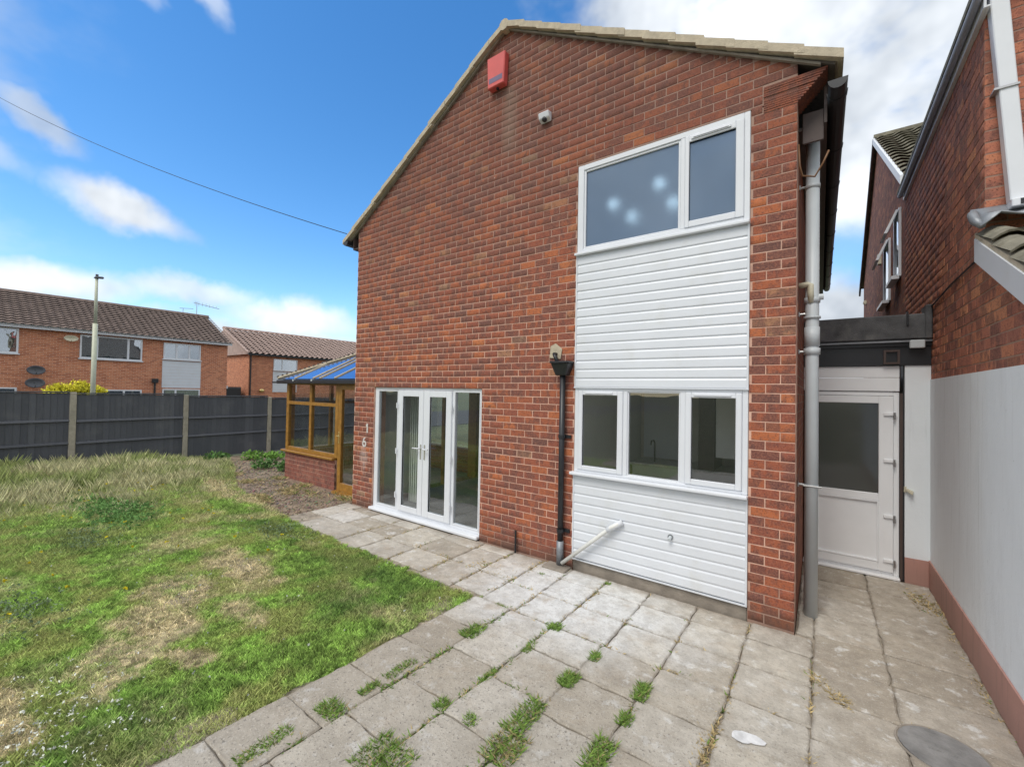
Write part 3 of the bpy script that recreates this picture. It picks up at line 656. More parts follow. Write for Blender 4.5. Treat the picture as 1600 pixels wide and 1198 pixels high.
# house fittings ------------------------------------------------------
al = thing('alarm_box', 'faded red alarm box high on the brick gable below the apex', 'alarm box', (-3.45, 0, 6.12))
MB().prism([(-3.60, 6.13), (-3.33, 6.13), (-3.31, 6.56), (-3.62, 6.56)], -.10, -.0).build('body', 'alarm', al, bevel=.012)
MB().prism([(-3.575, 6.19), (-3.35, 6.19), (-3.35, 6.26), (-3.575, 6.26)], -.102, -.1002).build('print_band', 'ink', al); MB().tube([(-3.46, -.05, 6.13), (-3.46, -.05, 6.11)], .02, 8).build('lens', 'black', al)
sv = thing('security_sensor', 'small white hooded sensor on the gable right of the alarm box', 'sensor', (-2.70, 0, 5.4))
MB().hexa([(-2.78, -.07, 5.43), (-2.63, -.07, 5.43), (-2.63, -.002, 5.40), (-2.78, -.002, 5.40), (-2.78, -.09, 5.50), (-2.63, -.09, 5.50), (-2.63, -.002, 5.52), (-2.78, -.002, 5.52)]).build('housing', 'upvc', sv, bevel=.008)
MB().sphere((-2.705, -.05, 5.425), .035, 10, 6).build('lens', 'black', sv, smooth=True)
dp = thing('black_drainpipe', 'black drainpipe with square hopper head beside the cladding', 'drainpipe', (-2.37, -.05, 0))
xc = -2.385
MB().hexa([(xc-.07, -.11, 2.24), (xc+.07, -.11, 2.24), (xc+.07, -.004, 2.24), (xc-.07, -.004, 2.24), (xc-.115, -.15, 2.38), (xc+.115, -.15, 2.38), (xc+.115, -.004, 2.38), (xc-.115, -.004, 2.38)]).build('hopper', 'black', dp, bevel=.006)
B('hopper_rim', 'black', dp, xc-.125, xc+.125, -.16, -.003, 2.381, 2.405, bevel=.004)
MB().tube([(xc, -.055, 2.25), (xc, -.055, .03)], .034, 14).build('pipe', 'black', dp, smooth=True)
for zz in (1.52, .42): MB().tube([(xc, -.055, zz-.02), (xc, -.055, zz+.02)], .041, 14).build('bracket', 'black', dp); B('bracket_wing', 'black', dp, xc-.02, xc+.10, -.02, -.003, zz-.02, zz+.02)
MB().tube([(xc, -.055, .30), (xc, -.055, .03)], .042, 14).build('weathered_sleeve', M['lead'], dp, smooth=True); B('gully_surround', 'foot', dp, xc-.16, xc+.14, -.2, -.02, -.01, .022, bevel=.008)
MB().tube([(xc-.12, -.002, 2.50), (xc-.12, -.06, 2.50), (xc-.06, -.09, 2.40)], .022, 10).build('spout', 'black', dp, smooth=True)
MB().prism([(xc-.21, 2.46), (xc-.06, 2.44), (xc-.04, 2.56), (xc-.13, 2.63), (xc-.20, 2.60)], -.012, -.003).build('mortar_patch', 'tile_buff', dp)
wp = thing('white_waste_pipe', 'white waste pipe slanting down across the lower cladding', 'waste pipe', (-2.0, -.06, .3))
MB().tube([(-1.66, -.015, .635), (-1.68, -.05, .63), (-1.75, -.07, .585), (-2.34, -.09, .06)], .022, 12).build('pipe', 'pipe_white', wp, smooth=True); MB().tube([(-1.64, -.03, .655), (-1.80, -.072, .545)], .030, 12).build('elbow', 'upvc', wp, smooth=True)
st_ = thing('pipe_stub', 'small grey capped pipe stub poking from the lower cladding', 'pipe stub', (-1.14, -.02, .58))
MB().tube([(-1.14, -.012, .60), (-1.14, -.06, .585)], .016, 10).build('stub', 'pipe_grey', st_); MB().tube([(-1.14, -.012, .60), (-1.14, -.016, .60)], .028, 10).build('flange', 'lead', st_)
sp_ = tag(MB().tube([(-3.04, -.035, .28), (-3.04, -.035, .0)], .013, 8).build('black_conduit', 'black'), 'short black conduit rising from the paving against the brick wall', 'conduit')
nb = thing('house_number', 'white painted house number 1 6 on brick beside the french doors', 'house number', (-6.3, 0, 1.0))
MB().box(-6.255, -6.22, -.006, -.0022, 1.28, 1.44).box(-6.275, -6.2555, -.006, -.0022, 1.39, 1.42).build('digit', 'white_paint', nb)
d6 = MB()
for k in range(14):
    a0, a1 = 2*math.pi*k/14, 2*math.pi*(k+1)/14; c = (-6.315, 1.085); d6.prism([(c[0]+.026*math.cos(a0), c[1]+.026*math.sin(a0)), (c[0]+.058*math.cos(a0), c[1]+.058*math.sin(a0)), (c[0]+.058*math.cos(a1), c[1]+.058*math.sin(a1)), (c[0]+.026*math.cos(a1), c[1]+.026*math.sin(a1))], -.006, -.0022)
d6.prism([(-6.373, 1.085), (-6.341, 1.085), (-6.318, 1.16), (-6.285, 1.18), (-6.29, 1.20), (-6.34, 1.18)], -.0062, -.0022); d6.build('digit', 'white_paint', nb)
so = thing('soil_pipe', 'tall grey soil pipe standing at the right corner of the house', 'soil pipe', (.015, .45, 0))
MB().tube([(.012, .45, -.04), (.012, .45, 4.495)], .055, 18).build('pipe', 'pipe_grey', so, smooth=True)
for z0, z1, rr in ((2.44, 2.50, .066), (2.52, 2.70, .062), (2.78, 2.80, .068), (2.93, 2.98, .064), (4.02, 4.06, .060), (1.20, 1.22, .058)): MB().tube([(.012, .45, z0), (.012, .45, z1)], rr, 18).build('collar', 'pipe_grey', so, smooth=True)
for zz in (4.05, 2.47, 1.21, 2.83): MB().tube([(XR+.003, .45, zz), (-.03, .45, zz)], .012, 8).build('bracket', 'metal', so); B('bracket_foot', 'metal', so, XR+.002, XR+.01, .42, .48, zz-.02, zz+.02)
for zz in (1.21,): MB().tube([(-.05, .395, zz), (.095, .395, zz)], .008, 8).build('clip', 'metal', so)
MB().tube([(XR+.003, .42, 3.10), (-.02, .40, 3.10), (.0, .39, 3.09), (.0, .385, 3.02), (.006, .41, 2.93)], .026, 12).build('cream_elbow', 'cream', so, smooth=True)
MB().tube([(.06, .44, 2.98), (.10, .44, 2.98)], .028, 12).build('boss', 'pipe_grey', so)
cb = tag(MB().tube([(XR+.005, .08, 4.30), (-.08, .06, 4.1), (-.06, .10, 4.02), (.03, .20, 4.03), (.09, .12, 4.10), (.13, .12, 4.2)], .008, 8).build('loose_cable', 'copper_cable', smooth=True), 'brown cable looped round the top of the grey soil pipe', 'cable')

# passage at the right ------------------------------------------------
pd_ = thing('passage_door', 'white half glazed back door in the narrow passage', 'door', (.36, 2.05, 0))
f = MB(); frame(f, -.08, .802, .035, 2.115, (.05, .05, .03, .045), 2.02, 2.08); f.build('frame', 'lifted_white', pd_, bevel=.005)
l = MB(); frame(l, -.028, .752, .07, 2.065, (.075, .13, .10, .085), 1.995, 2.05); l.box(.047, .622, 1.995, 2.05, .86, .945); l.build('leaf', 'lifted_white', pd_, bevel=.006)
B('pane', 'frost_dark', pd_, .045, .624, 2.02, 2.028, .944, 1.982); B('panel', 'lifted_white', pd_, .048, .621, 2.012, 2.03, .171, .859, bevel=.004)
frame(MB(), .047, .622, .17, .86, .012, 1.990, 2.011).build('moulding', 'lifted_white', pd_)
B('sill', 'lifted_white', pd_, -.09, .805, 1.95, 2.08, .005, .034, bevel=.006)
for hz in (1.86, 1.33, .70, .20): B('hinge', 'lifted_white', pd_, .665, .775, 1.975, 1.994, hz-.018, hz+.018, bevel=.004); MB().tube([(.757, 1.975, hz-.06), (.757, 1.975, hz+.02)], .011, 8).build('hinge_pin', 'metal', pd_)
dc = B('dark_lobby', 'kitchen_wall', pd_, -.09, .80, 2.9, 2.95, 0, 2.3)
pc = thing('passage_lintel', 'white boards, black beam and grey felt roof edge above the passage door', 'roof', (.48, 2.1, 2.1))
B('board', 'lifted_white', pc, -.09, .802, 2.005, 2.06, 2.122, 2.275, bevel=.004); B('board', 'lifted_white', pc, -.09, .802, 2.005, 2.06, 2.279, 2.412, bevel=.004)
B('beam', 'black', pc, -.091, 1.058, 1.985, 2.10, 2.416, 2.625); B('upper_beam', 'black', pc, -.091, 1.058, 1.96, 2.10, 2.629, 2.70)
MB().prism([(1.93, 2.70), (2.2, 2.70), (2.2, 2.985), (1.95, 2.985)], -.091, 1.058, 'x').build('felt_edge', 'felt', pc, bevel=.015)
MB().box(-.09, 1.057, 1.92, 2.1, 2.672, 2.690).build('drip_batten', 'lead', pc); B('flat_roof', 'felt', pc, -.09, 1.056, 2.2, 4.6, 2.92, 2.985)
MB().box(.85, .868, 1.925, 1.96, 2.86, 3.01).build('felt_lap', 'black', pc); MB().box(1.0, 1.057, 1.90, 2.15, 2.70, 3.07).build('felt_upstand', 'felt', pc, bevel=.01)
vt = frame(MB(), .66, .80, 2.43, 2.59, .022, 1.955, 1.984).build('vent', 'brown', pc)
tag(MB().box(.875, 1.0, 1.91, 1.96, 2.60, 2.69).build('junction_box', 'pipe_grey', bevel=.008), 'grey junction box under the felt roof edge in the passage', 'junction box')
sw_ = thing('passage_stub_wall', 'narrow white rendered wall with terracotta plinth beside the passage door', 'wall', (.94, 2.1, 0))
B('render', 'render', sw_, .845, 1.058, 2.0, 2.2, .275, 2.414); B('plinth', 'plinth', sw_, .845, 1.058, 1.99, 2.2, -.05, .274); B('timber_strip', 'brown', sw_, .806, .83, 2.005, 2.09, .0, 2.10)
B('dark_gap_strip', 'black', sw_, .831, .844, 2.01, 2.2, 0, 2.414)  # black strip painted in for the darkness of the open gap
hk = thing('door_hook', 'cream door holdback on the white stub wall', 'door holdback', (.87, 1.97, 1.0)); MB().hexa([(.846, 1.96, 1.02), (.90, 1.93, .98), (.91, 1.998, .98), (.846, 1.998, 1.02), (.846, 1.96, 1.05), (.91, 1.93, 1.015), (.92, 1.998, 1.015), (.846, 1.998, 1.05)]).build('body', 'cream', hk, bevel=.004); MB().tube([(.848, 1.985, 1.06), (.848, 1.985, 1.0)], .012, 8).build('pin', 'cream', hk)

# ------------------------------------------------------------------ neighbour
NX = 1.06; nbh = thing('neighbour_house', 'neighbouring brick house with white rendered base at the right', 'house', (3, 3, 0))
SL = .515                                            # slope of the lean-to roof
def zlean(y): return 3.30 + SL*(y-.13) if y < .13 else 9
core = MB().box(NX+.004, NX+.25, -6, .13, 2.2, 2.22)
MB().prism([(-3.4, 2.26), (.13, 2.26), (.13, 3.27), (-1.83, 2.27)], NX+.0028, NX+.25, 'x').build('lean_to_wall', 'nmortar', nbh)
MB().box(NX+.0028, NX+.25, .1328, 3.8, 2.26, 5.0).box(NX+.25, 6, .1328, .36, 2.26, 5.0).build('wall', 'nmortar', nbh)
MB().prism([(3.8, -.05), (11.1, -.05), (11.1, 5.3), (7.48, 7.62), (3.8, 5.3)], NX, NX+.25, 'x').build('gable_wall', 'nbrick_flat', nbh)
B('render', 'render', nbh, NX-.010, NX+.24, -7, 3.79, .285, 2.255); B('plinth', 'plinth', nbh, NX-.022, NX+.24, -7, 3.79, -.06, .284)
sp = rows(.13, -1.9, 3.8, 2.26, 5.0, [], lambda y: (zlean(y)-.06 if y < .13 else 9))
lay(sp, lambda u, d, z: (NX+d, u, z), 'nbrick', nbh, 220, Vector((-1, 0, 0)))
sp = rows(NX, NX, 2.6, 3.35, 5.0); lay(sp, lambda u, d, z: (u, .13+d, z), 'nbrick_front', nbh, 60, Vector((0, -1, 0)))
# eaves of the two-storey block
MB().box(1.03, 1.045, .0, 3.75, 4.90, 5.0).build('fascia', 'upvc', nbh); B('soffit', 'upvc', nbh, 1.046, NX+.005, .0, 3.75, 4.90, 4.912)
pg = [(1.0+.028*math.cos(math.pi+math.pi*k/n), 4.985+.035*math.sin(math.pi+math.pi*k/n)) for k in range(n+1)]; MB().prism(pg, -.04, 3.78).build('gutter', 'ngutter', nbh)
MB().prism([(.97, 5.005), (4.2, 6.9), (4.2, 6.96), (.97, 5.05)], -.02, 3.8).build('roof', 'tile_nb', nbh)
# far gable roof with tiles facing us
def tiled(name, mat, P0, ux, uy, nu, nv, tw, th, amp, step, parent, sub=6):
    """pan-tiled slope: P0 eaves corner, ux along the eaves, uy up the slope; returns one mesh of lapped, rolled tiles"""
    P0, ux, uy = Vector(P0), Vector(ux).normalized(), Vector(uy).normalized(); nn = ux.cross(uy).normalized(); 
    if nn.z < 0: nn = -nn
    U = np.arange(nu*sub+1)/sub; w = amp*np.where((U % 1) < .62, np.sin((U % 1)/.62*math.pi), -.35*np.sin(((U % 1)-.62)/.38*math.pi)); V = []; F = []; k = 0; n_ = len(U)
    for r in range(nv):
        for t, h in ((r*th-.03, step), (r*th-.03, step+.012), ((r+1)*th, .0)):
            base = np.array(P0+uy*t+nn*h); V.append(base[None]+U[:, None]*tw*np.array(ux)[None]+(w*(1 if h else .9))[:, None]*np.array(nn)[None])
        for q in range(2):
            a = k+q*n_+np.arange(n_-1); F.append(np.stack([a, a+1, a+1+n_, a+n_], 1))
        k += 3*n_
    o = bulk(name, np.concatenate(V), np.concatenate(F), mat, None, None); o.parent = parent; o.location = -WL[parent]; return o
tiled('roof_tiles', 'tile_nb', (NX-.06, 3.55, 5.16), (1, 0, 0), (0, 3.93, 2.5), 22, 15, .30, .31, .035, .035, nbh)
MB().prism([(3.5, 5.05), (7.48, 7.55), (7.48, 7.68), (3.5, 5.18)], NX-.09, NX-.05, 'x').build('barge_board', 'upvc', nbh)
MB().prism([(7.49, 7.55), (11.45, 5.0), (11.45, 5.14), (7.49, 7.68)], NX-.09, NX-.05, 'x').build('barge_board', 'brown', nbh); MB().prism([(7.48, 7.69), (11.4, 5.2), (11.4, 5.26), (7.48, 7.76)], NX-.07, 8, 'x').build('roof_slope', 'tile_nb', nbh)
MB().tube([(NX-.02, 10.2, 4.6), (NX-.02, 10.35, 4.6)], .05, 8).build('flue_cap', 'cream', nbh); B('vent_cap', 'cream', nbh, NX-.06, NX-.001, 6.75, 6.9, 4.75, 4.95)
for y0, y1, z0, z1 in ((4.15, 4.75, 3.9, 4.95), (5.35, 6.15, 3.75, 4.85)):
    wn_ = MB(); wn_.box(NX-.03, NX-.001, y0, y0+.06, z0, z1).box(NX-.03, NX-.001, y1-.06, y1, z0, z1).box(NX-.03, NX-.001, y0+.06, y1-.06, z0, z0+.06).box(NX-.03, NX-.001, y0+.06, y1-.06, z1-.06, z1)
    w_ = wn_.build('window', 'upvc', nbh); B('pane', 'glass_far', w_, NX-.012, NX-.006, y0+.06, y1-.06, z0+.06, z1-.06); B('sill', 'upvc', w_, NX-.12, NX-.031, y0-.05, y1+.05, z0-.05, z0)
    MB().hexa([(NX-.2, y0+.03, z1-.36), (NX-.2, y1-.03, z1-.36), (NX-.16, y1-.03, z1-.36), (NX-.16, y0+.03, z1-.36), (NX-.06, y0+.03, z1-.02), (NX-.06, y1-.03, z1-.02), (NX-.031, y1-.03, z1-.02), (NX-.031, y0+.03, z1-.02)]).build('open_fanlight', 'upvc', w_)
# lean-to roof, barge board, lead
MB().prism([(.10, 3.07), (-2.4, 3.07-SL*2.5), (-2.4, 3.24-SL*2.5), (.10, 3.24)], NX-.06, NX-.035, 'x').build('barge_board', 'clad', nbh)
MB().prism([(.13, 3.25), (-2.4, 3.25-SL*2.53), (-2.4, 3.29-SL*2.53), (.13, 3.29)], NX-.05, 4.5, 'x').build('undercloak', 'tile_buff', nbh)
tl_pr = []
def pantile(x, y, parent):
    wdt, ln = .30, .40; V = []; s = 8; nn = Vector((0, -SL, 1)).normalized(); dy = Vector((0, 1, SL)).normalized()
    for q, (t, h) in enumerate(((0, .045), (0, .06), (ln, .018))):
        for k in range(s+1):
            a = k/s; hh = .05*math.sin(a/.62*math.pi) if a < .62 else -.012*math.sin((a-.62)/.38*math.pi); base = Vector((x+a*wdt, y, 3.27+SL*(y-.13))); V.append(tuple(base+dy*t+nn*(h+hh)))
    mb = MB(); mb.v = V; mb.f = [(q*(s+1)+k, q*(s+1)+k+1, (q+1)*(s+1)+k+1, (q+1)*(s+1)+k) for q in range(2) for k in range(s)]; return mb.build('roof_tile', 'tile_nb', parent, smooth=False)
for r in range(7):
    for c in range(5): pantile(NX-.055+.30*c, -.26-.34*r, nbh)
fl = MB(); V = []
for k in range(13):
    x = NX-.075+k*.10; wv = .022*math.sin(k*2.1)
    for y, z in ((.125, 3.47), (.10, 3.455), (.02, 3.385+wv*.5), (-.13, 3.285+wv+(.05 if k > 0 else -.02))): V.append((x, y, z))
fl.v = V; fl.f = [(k*4+j, k*4+j+1, k*4+j+5, k*4+j+4) for k in range(12) for j in range(3)]
fo = fl.build('lead_flashing', 'lead', nbh, smooth=True); md = fo.modifiers.new('thick', 'SOLIDIFY'); md.thickness = .012
MB().tube([(NX-.05, .13, 3.45), (NX-.085, .02, 3.40), (NX-.085, -.05, 3.33), (NX-.06, -.10, 3.27)], [.015, .028, .03, .02], 10).build('lead_roll', 'lead', nbh, smooth=True)
rp = thing('white_downpipe', 'white square downpipe on the front of the neighbouring house', 'downpipe', (1.2, .05, 3.4))
MB().hexa([(1.165, .03, 3.46), (1.255, .03, 3.46), (1.255, .12, 3.46), (1.165, .12, 3.46), (1.06, .03, 5.1), (1.155, .03, 5.1), (1.155, .12, 5.1), (1.06, .12, 5.1)]).build('pipe', 'upvc', rp, bevel=.006)
B('shoe', 'upvc', rp, 1.16, 1.30, -.02, .125, 3.40, 3.459, bevel=.006); B('shoe_mouth', 'black', rp, 1.20, 1.27, -.023, -.02, 3.41, 3.45); B('clip', 'metal', rp, 1.085, 1.21, .02, .125, 4.28, 4.295)
tag(MB().tube([(NX-.012, .2, 3.12), (NX-.012, 1.1, 3.10), (NX-.012, 2.15, 3.03)], .008, 6).build('wall_cable', 'cable'), 'black cable clipped along the neighbouring brick wall above the passage', 'cable')

# ------------------------------------------------------------------ conservatory
cons = thing('conservatory', 'golden oak framed conservatory with blue tinted roof beside the house', 'conservatory', (-8.2, 2, 0))
CX0, CX1, CY0, CY1 = -9.75, -6.66, .32, 3.55
sp = rows(-9.8, CX0, -7.74, 0, .60); MB().box(CX0+.002, -7.742, CY0+.006, CY0+.2, -.06, .60).build('dwarf_wall', 'mortar', cons)
lay(sp, lambda u, d, z: (u, CY0+d, z), 'dwarf', cons, 75, Vector((0, -1, 0)))
MB().box(CX0, CX0+.2, CY0+.201, CY1, -.06, .60).box(CX0+.2, CX1, CY1-.2, CY1, -.06, .60).build('dwarf_wall', 'brick_side', cons)
B('floor', 'foot', cons, CX0+.2, CX1, CY0+.2, CY1-.2, -.06, .02)
B('sill', 'oak', cons, CX0-.08, -7.735, CY0-.07, CY0+.12, .601, .645, bevel=.008); B('sill', 'oak', cons, CX0-.08, CX0+.12, CY0+.121, CY1, .601, .645, bevel=.008)
def oakbar(*d): return B('frame_bar', 'oak', cons, *d, bevel=.006)
ZT = 2.10
for xx in (CX0, -8.76, -7.77): oakbar(xx, xx+.10 if xx != -8.76 else xx+.08, CY0, CY0+.08, .646, ZT)
oakbar(CX0, CX1, CY0, CY0+.08, ZT, ZT+.09); oakbar(CX0+.1, -7.77, CY0+.005, CY0+.075, 1.66, 1.73); oakbar(CX0+.1, -7.77, CY0+.005, CY0+.075, .646, .72)
for yy in (CY0+.081, 1.35, 2.4, CY1-.08): oakbar(CX0, CX0+.08, yy, yy+.08, .646, ZT)
oakbar(CX0, CX0+.08, CY0+.161, CY1-.081, ZT, ZT+.09); oakbar(CX0+.005, CX0+.075, CY0+.161, CY1-.081, 1.66, 1.73)
for xx in (CX0+.081, -8.7, -7.7, -6.75): oakbar(xx, xx+.08, CY1-.08, CY1, .646, ZT)
oakbar(CX0+.161, CX1, CY1-.08, CY1, ZT, ZT+.09)
for a, b in ((CX0+.1, -8.76), (-8.68, -7.77)):
    for z0, z1 in ((.72, 1.66), (1.73, ZT)): B('pane', 'glass', cons, a, b, CY0+.035, CY0+.041, z0, z1)
for a, b in ((CY0+.161, 1.35), (1.43, 2.4), (2.48, CY1-.081)): B('pane', 'glass', cons, CX0+.035, CX0+.041, a, b, .646, ZT)
for a, b in ((CX0+.161, -8.7), (-8.62, -7.7), (-7.62, -6.75)): B('pane', 'glass', cons, a, b, CY1-.041, CY1-.035, .646, ZT)
dr = MB(); frame(dr, -7.66, -6.80, .02, ZT, (.11, .11, .16, .09), CY0, CY0+.07); drl = dr.build('door', 'oak', cons, bevel=.006); B('pane', 'glass', drl, -7.55, -6.91, CY0+.03, CY0+.036, .18, 2.01)
B('handle_plate', 'brass', drl, -7.63, -7.60, CY0-.008, CY0-.0005, .95, 1.18, bevel=.003); MB().tube([(-7.615, CY0-.005, 1.1), (-7.615, CY0-.05, 1.1), (-7.50, CY0-.055, 1.1)], .010, 8).build('handle', 'brass', drl); B('threshold', 'oak', cons, -7.7, -6.72, CY0-.08, CY0+.1, -.04, .019)
B('gutter', 'black', cons, CX0-.17, CX1, CY0-.16, CY0-.06, 2.12, 2.20, bevel=.01); B('gutter', 'black', cons, CX0-.17, CX0-.07, CY0-.06, CY1+.1, 2.12, 2.20, bevel=.01); B('gutter_run', 'black', cons, CX0-.42, CX0-.171, CY0-.14, CY0-.08, 2.13, 2.165)
EZ, pitch = 2.21, math.tan(R(26.5)); ex0, ey0, ey1 = CX0-.15, CY0-.13, CY1+.13; ym = (ey0+ey1)/2; rh = (ym-ey0)*pitch; hx = ex0+(ym-ey0); RZ = EZ+rh
def roofpt(x, y): return (x, y, EZ+pitch*min(y-ey0, ey1-y, x-ex0))
def sheet(pts, mat, name='glazing'):
    nn = (Vector(pts[1])-Vector(pts[0])).cross(Vector(pts[2])-Vector(pts[0])).normalized(); nn = nn if nn.z > 0 else -nn
    lo = [Vector(p) for p in pts]; hi = [p+nn*.016 for p in lo]; k = len(pts); mb = MB(); mb.v = [tuple(p) for p in lo+hi]
    mb.f = [tuple(range(k-1, -1, -1)), tuple(range(k, 2*k))]+[(i, (i+1) % k, k+(i+1) % k, k+i) for i in range(k)]; return mb.build(name, mat, cons)
bx = [ex0, ex0+.75, ex0+1.5, hx, hx+.55, CX1]
for a, b in zip(bx[:-1], bx[1:]):
    ta, tb = min(a-ex0, ym-ey0), min(b-ex0, ym-ey0)
    for s in (0, 1):
        Y_ = (lambda t: ey0+t) if s == 0 else (lambda t: ey1-t)
        pts = [(a, Y_(0), EZ), (b, Y_(0), EZ), (b, Y_(tb), EZ+tb*pitch)] + ([(a, Y_(ta), EZ+ta*pitch)] if ta > 0 else [])
        sheet(pts, 'glass_blue')
        if a > ex0: MB().tube([(a, Y_(-.0), EZ+.02), (a, Y_(ta), EZ+ta*pitch+.02)], .022, 6).build('glazing_bar', 'tile_buff', cons)
sheet([(ex0, ey0, EZ), (ex0, ey1, EZ), (hx, ym, RZ)], 'glass_blue')
for yy in (ey0, ey1): MB().tube([(ex0, yy, EZ+.03), (hx, ym, RZ+.03)], .034, 8).build('hip_bar', 'tile_buff', cons)
for k in range(26): t = k/26; MB().sphere((ex0+(hx-ex0)*t, ey0+(ym-ey0)*t, EZ+.065+rh*t), .028, 6, 4).build('hip_crest', 'tile_dark', cons)
MB().tube([(hx, ym, RZ+.03), (CX1, ym, RZ+.03)], .04, 8).build('ridge_bar', 'tile_buff', cons); B('eaves_beam', 'black', cons, CX0-.06, CX1, CY0-.05, CY0+.0, 2.195, 2.215)
for xx in (ex0+.75, ex0+1.5): B('gutter_bracket', 'pipe_grey', cons, xx-.02, xx+.02, CY0-.17, CY0-.05, 2.175, 2.215)

# ------------------------------------------------------------------ fence
fence = thing('fence', 'charcoal painted feather edge fence between concrete posts', 'fence', (-14, 1, 0))
FX = -14.0; py_ = [-9.02, -6.85, -4.68, -2.50, -.33, 1.85, 4.02, 6.2, 8.4]; tops = [1.86, 1.85, 1.83, 1.80, 1.745, 1.69, 1.66, 1.64]
for k, y in enumerate(py_):
    zt = tops[min(k, 7)]+.03
    MB().hexa([(FX-.06, y-.06, -.1), (FX+.06, y-.06, -.1), (FX+.06, y+.06, -.1), (FX-.06, y+.06, -.1), (FX-.055, y-.055, zt), (FX+.05, y-.055, zt), (FX+.05, y+.055, zt), (FX-.055, y+.055, zt)]).build('post', 'concrete', fence, bevel=.012)
for k in range(8):
    a, b = py_[k]+.062, py_[k+1]-.062; zt = tops[k]; nb_ = 19; w = (b-a)/nb_
    rails = (1.20-.012*k, .655)
    for i in range(nb_):
        y0 = a+i*w; y1 = min(y0+w+.022, b); j = random.uniform(-.006, .006)
        MB().hexa([(FX-.008, y0, .02), (FX+.012+j*.3, y0, .02), (FX+.022+j*.3, y1, .02), (FX-.004, y1, .02), (FX-.008, y0, zt-.02+j), (FX+.012+j*.3, y0, zt-.02+j), (FX+.022+j*.3, y1, zt-.02+j), (FX-.004, y1, zt-.02+j)]).build('fence_board', 'fence', fence)
    for rz in rails: MB().hexa([(FX+.026, a, rz-.03), (FX+.062, a, rz-.03), (FX+.062, b, rz-.02), (FX+.026, b, rz-.02), (FX+.026, a, rz+.02), (FX+.050, a, rz+.012), (FX+.050, b, rz+.022), (FX+.026, b, rz+.03)]).build('rail', 'fence', fence)
    B('capping', 'fence', fence, FX-.03, FX+.045, a, b, zt-.012, zt+.018)

# ------------------------------------------------------------------ far houses
def far_window(par, X, y0, y1, z0, z1, splits):
    fr = MB(); t = .07; fr.box(X, X+.06, y0, y0+t, z0, z1).box(X, X+.06, y1-t, y1, z0, z1).box(X, X+.06, y0+t, y1-t, z0, z0+t).box(X, X+.06, y0+t, y1-t, z1-t, z1)
    ed = [y0+t]
    for s in splits: c = y0+(y1-y0)*s; fr.box(X, X+.06, c-.045, c+.045, z0+t, z1-t); ed += [c-.045, c+.045]
    ed.append(y1-t); w_ = fr.build('window', 'upvc', par)
    for a, b in zip(ed[::2], ed[1::2]): B('pane', 'glass_far', w_, X+.025, X+.032, a, b, z0+t, z1-t); B('reveal', 'curtain' if random.random() < .7 else 'kitchen_wall', w_, X-.02, X+.004, a, b, z0+t, z1-t)
    B('sill', 'upvc', w_, X, X+.12, y0-.05, y1+.05, z0-.06, z0-.001); return w_
hA = thing('terraced_house', 'orange brick terraced house behind the fence at the far left', 'house', (-36, -2, 0))
AX = -32.0; B('wall', 'far_y', hA, AX-8.2, AX, -16, 7.15, -.06, 4.78)
far_window(hA, AX+.004, -3.6, -1.98, 3.46, 4.70, (.5,)); far_window(hA, AX+.004, .16, 2.74, 3.40, 4.66, (.26, .76)); far_window(hA, AX+.004, 3.73, 5.62, 3.62, 4.60, (.34, .68))
far_window(hA, AX+.004, -3.6, -1.98, .6, 1.78, (.5,)); far_window(hA, AX+.004, .16, 2.78, .6, 1.72, (.3, .7)); far_window(hA, AX+.004, 3.73, 5.64, .6, 1.80, (.34,)); far_window(hA, AX+.004, -8, -5.8, 3.46, 4.70, (.5,))
for k in range(9): MB().prism([(AX+.035, 1.87+.183*k), (AX+.05, 1.87+.183*k), (AX+.03, 2.045+.183*k), (AX+.005, 2.045+.183*k), (AX+.005, 1.87+.183*k)], 3.7, 5.66).build('cladding_board', 'clad', hA) if False else B('cladding_board', 'clad', hA, AX+.004, AX+.03+.006*(k % 2), 3.70, 5.66, 1.87+.183*k, 2.049+.183*k)
B('fascia', 'upvc', hA, AX+.3, AX+.33, -16.2, 7.3, 4.72, 4.9); B('soffit', 'upvc', hA, AX+.001, AX+.3, -16.2, 7.3, 4.78, 4.80)
tiled('roof_tiles', 'tileA', (AX+.42, -16.2, 4.86), (0, 1, 0), (-4.5, 0, 2.16), 78, 15, .302, .338, .04, .05, hA, 4)
MB().prism([(AX+.35, 4.81), (AX-4.1, 6.95), (AX-8.5, 4.81)], -16.2, 7.3).build('roof', 'tileA', hA); MB().tube([(AX-4.08, -16.2, 7.03), (AX-4.08, 7.32, 7.03)], .13, 8).build('ridge', 'tileA', hA)
hop = thing('far_hopper', 'black hopper and downpipe on the far left terraced house', 'downpipe', (AX+.1, 3.35, 0)); B('hopper', 'black', hop, AX+.01, AX+.2, 3.22, 3.5, 2.15, 2.4); MB().tube([(AX+.09, 3.36, 2.2), (AX+.09, 3.36, .0)], .05, 8).build('pipe', 'black', hop)
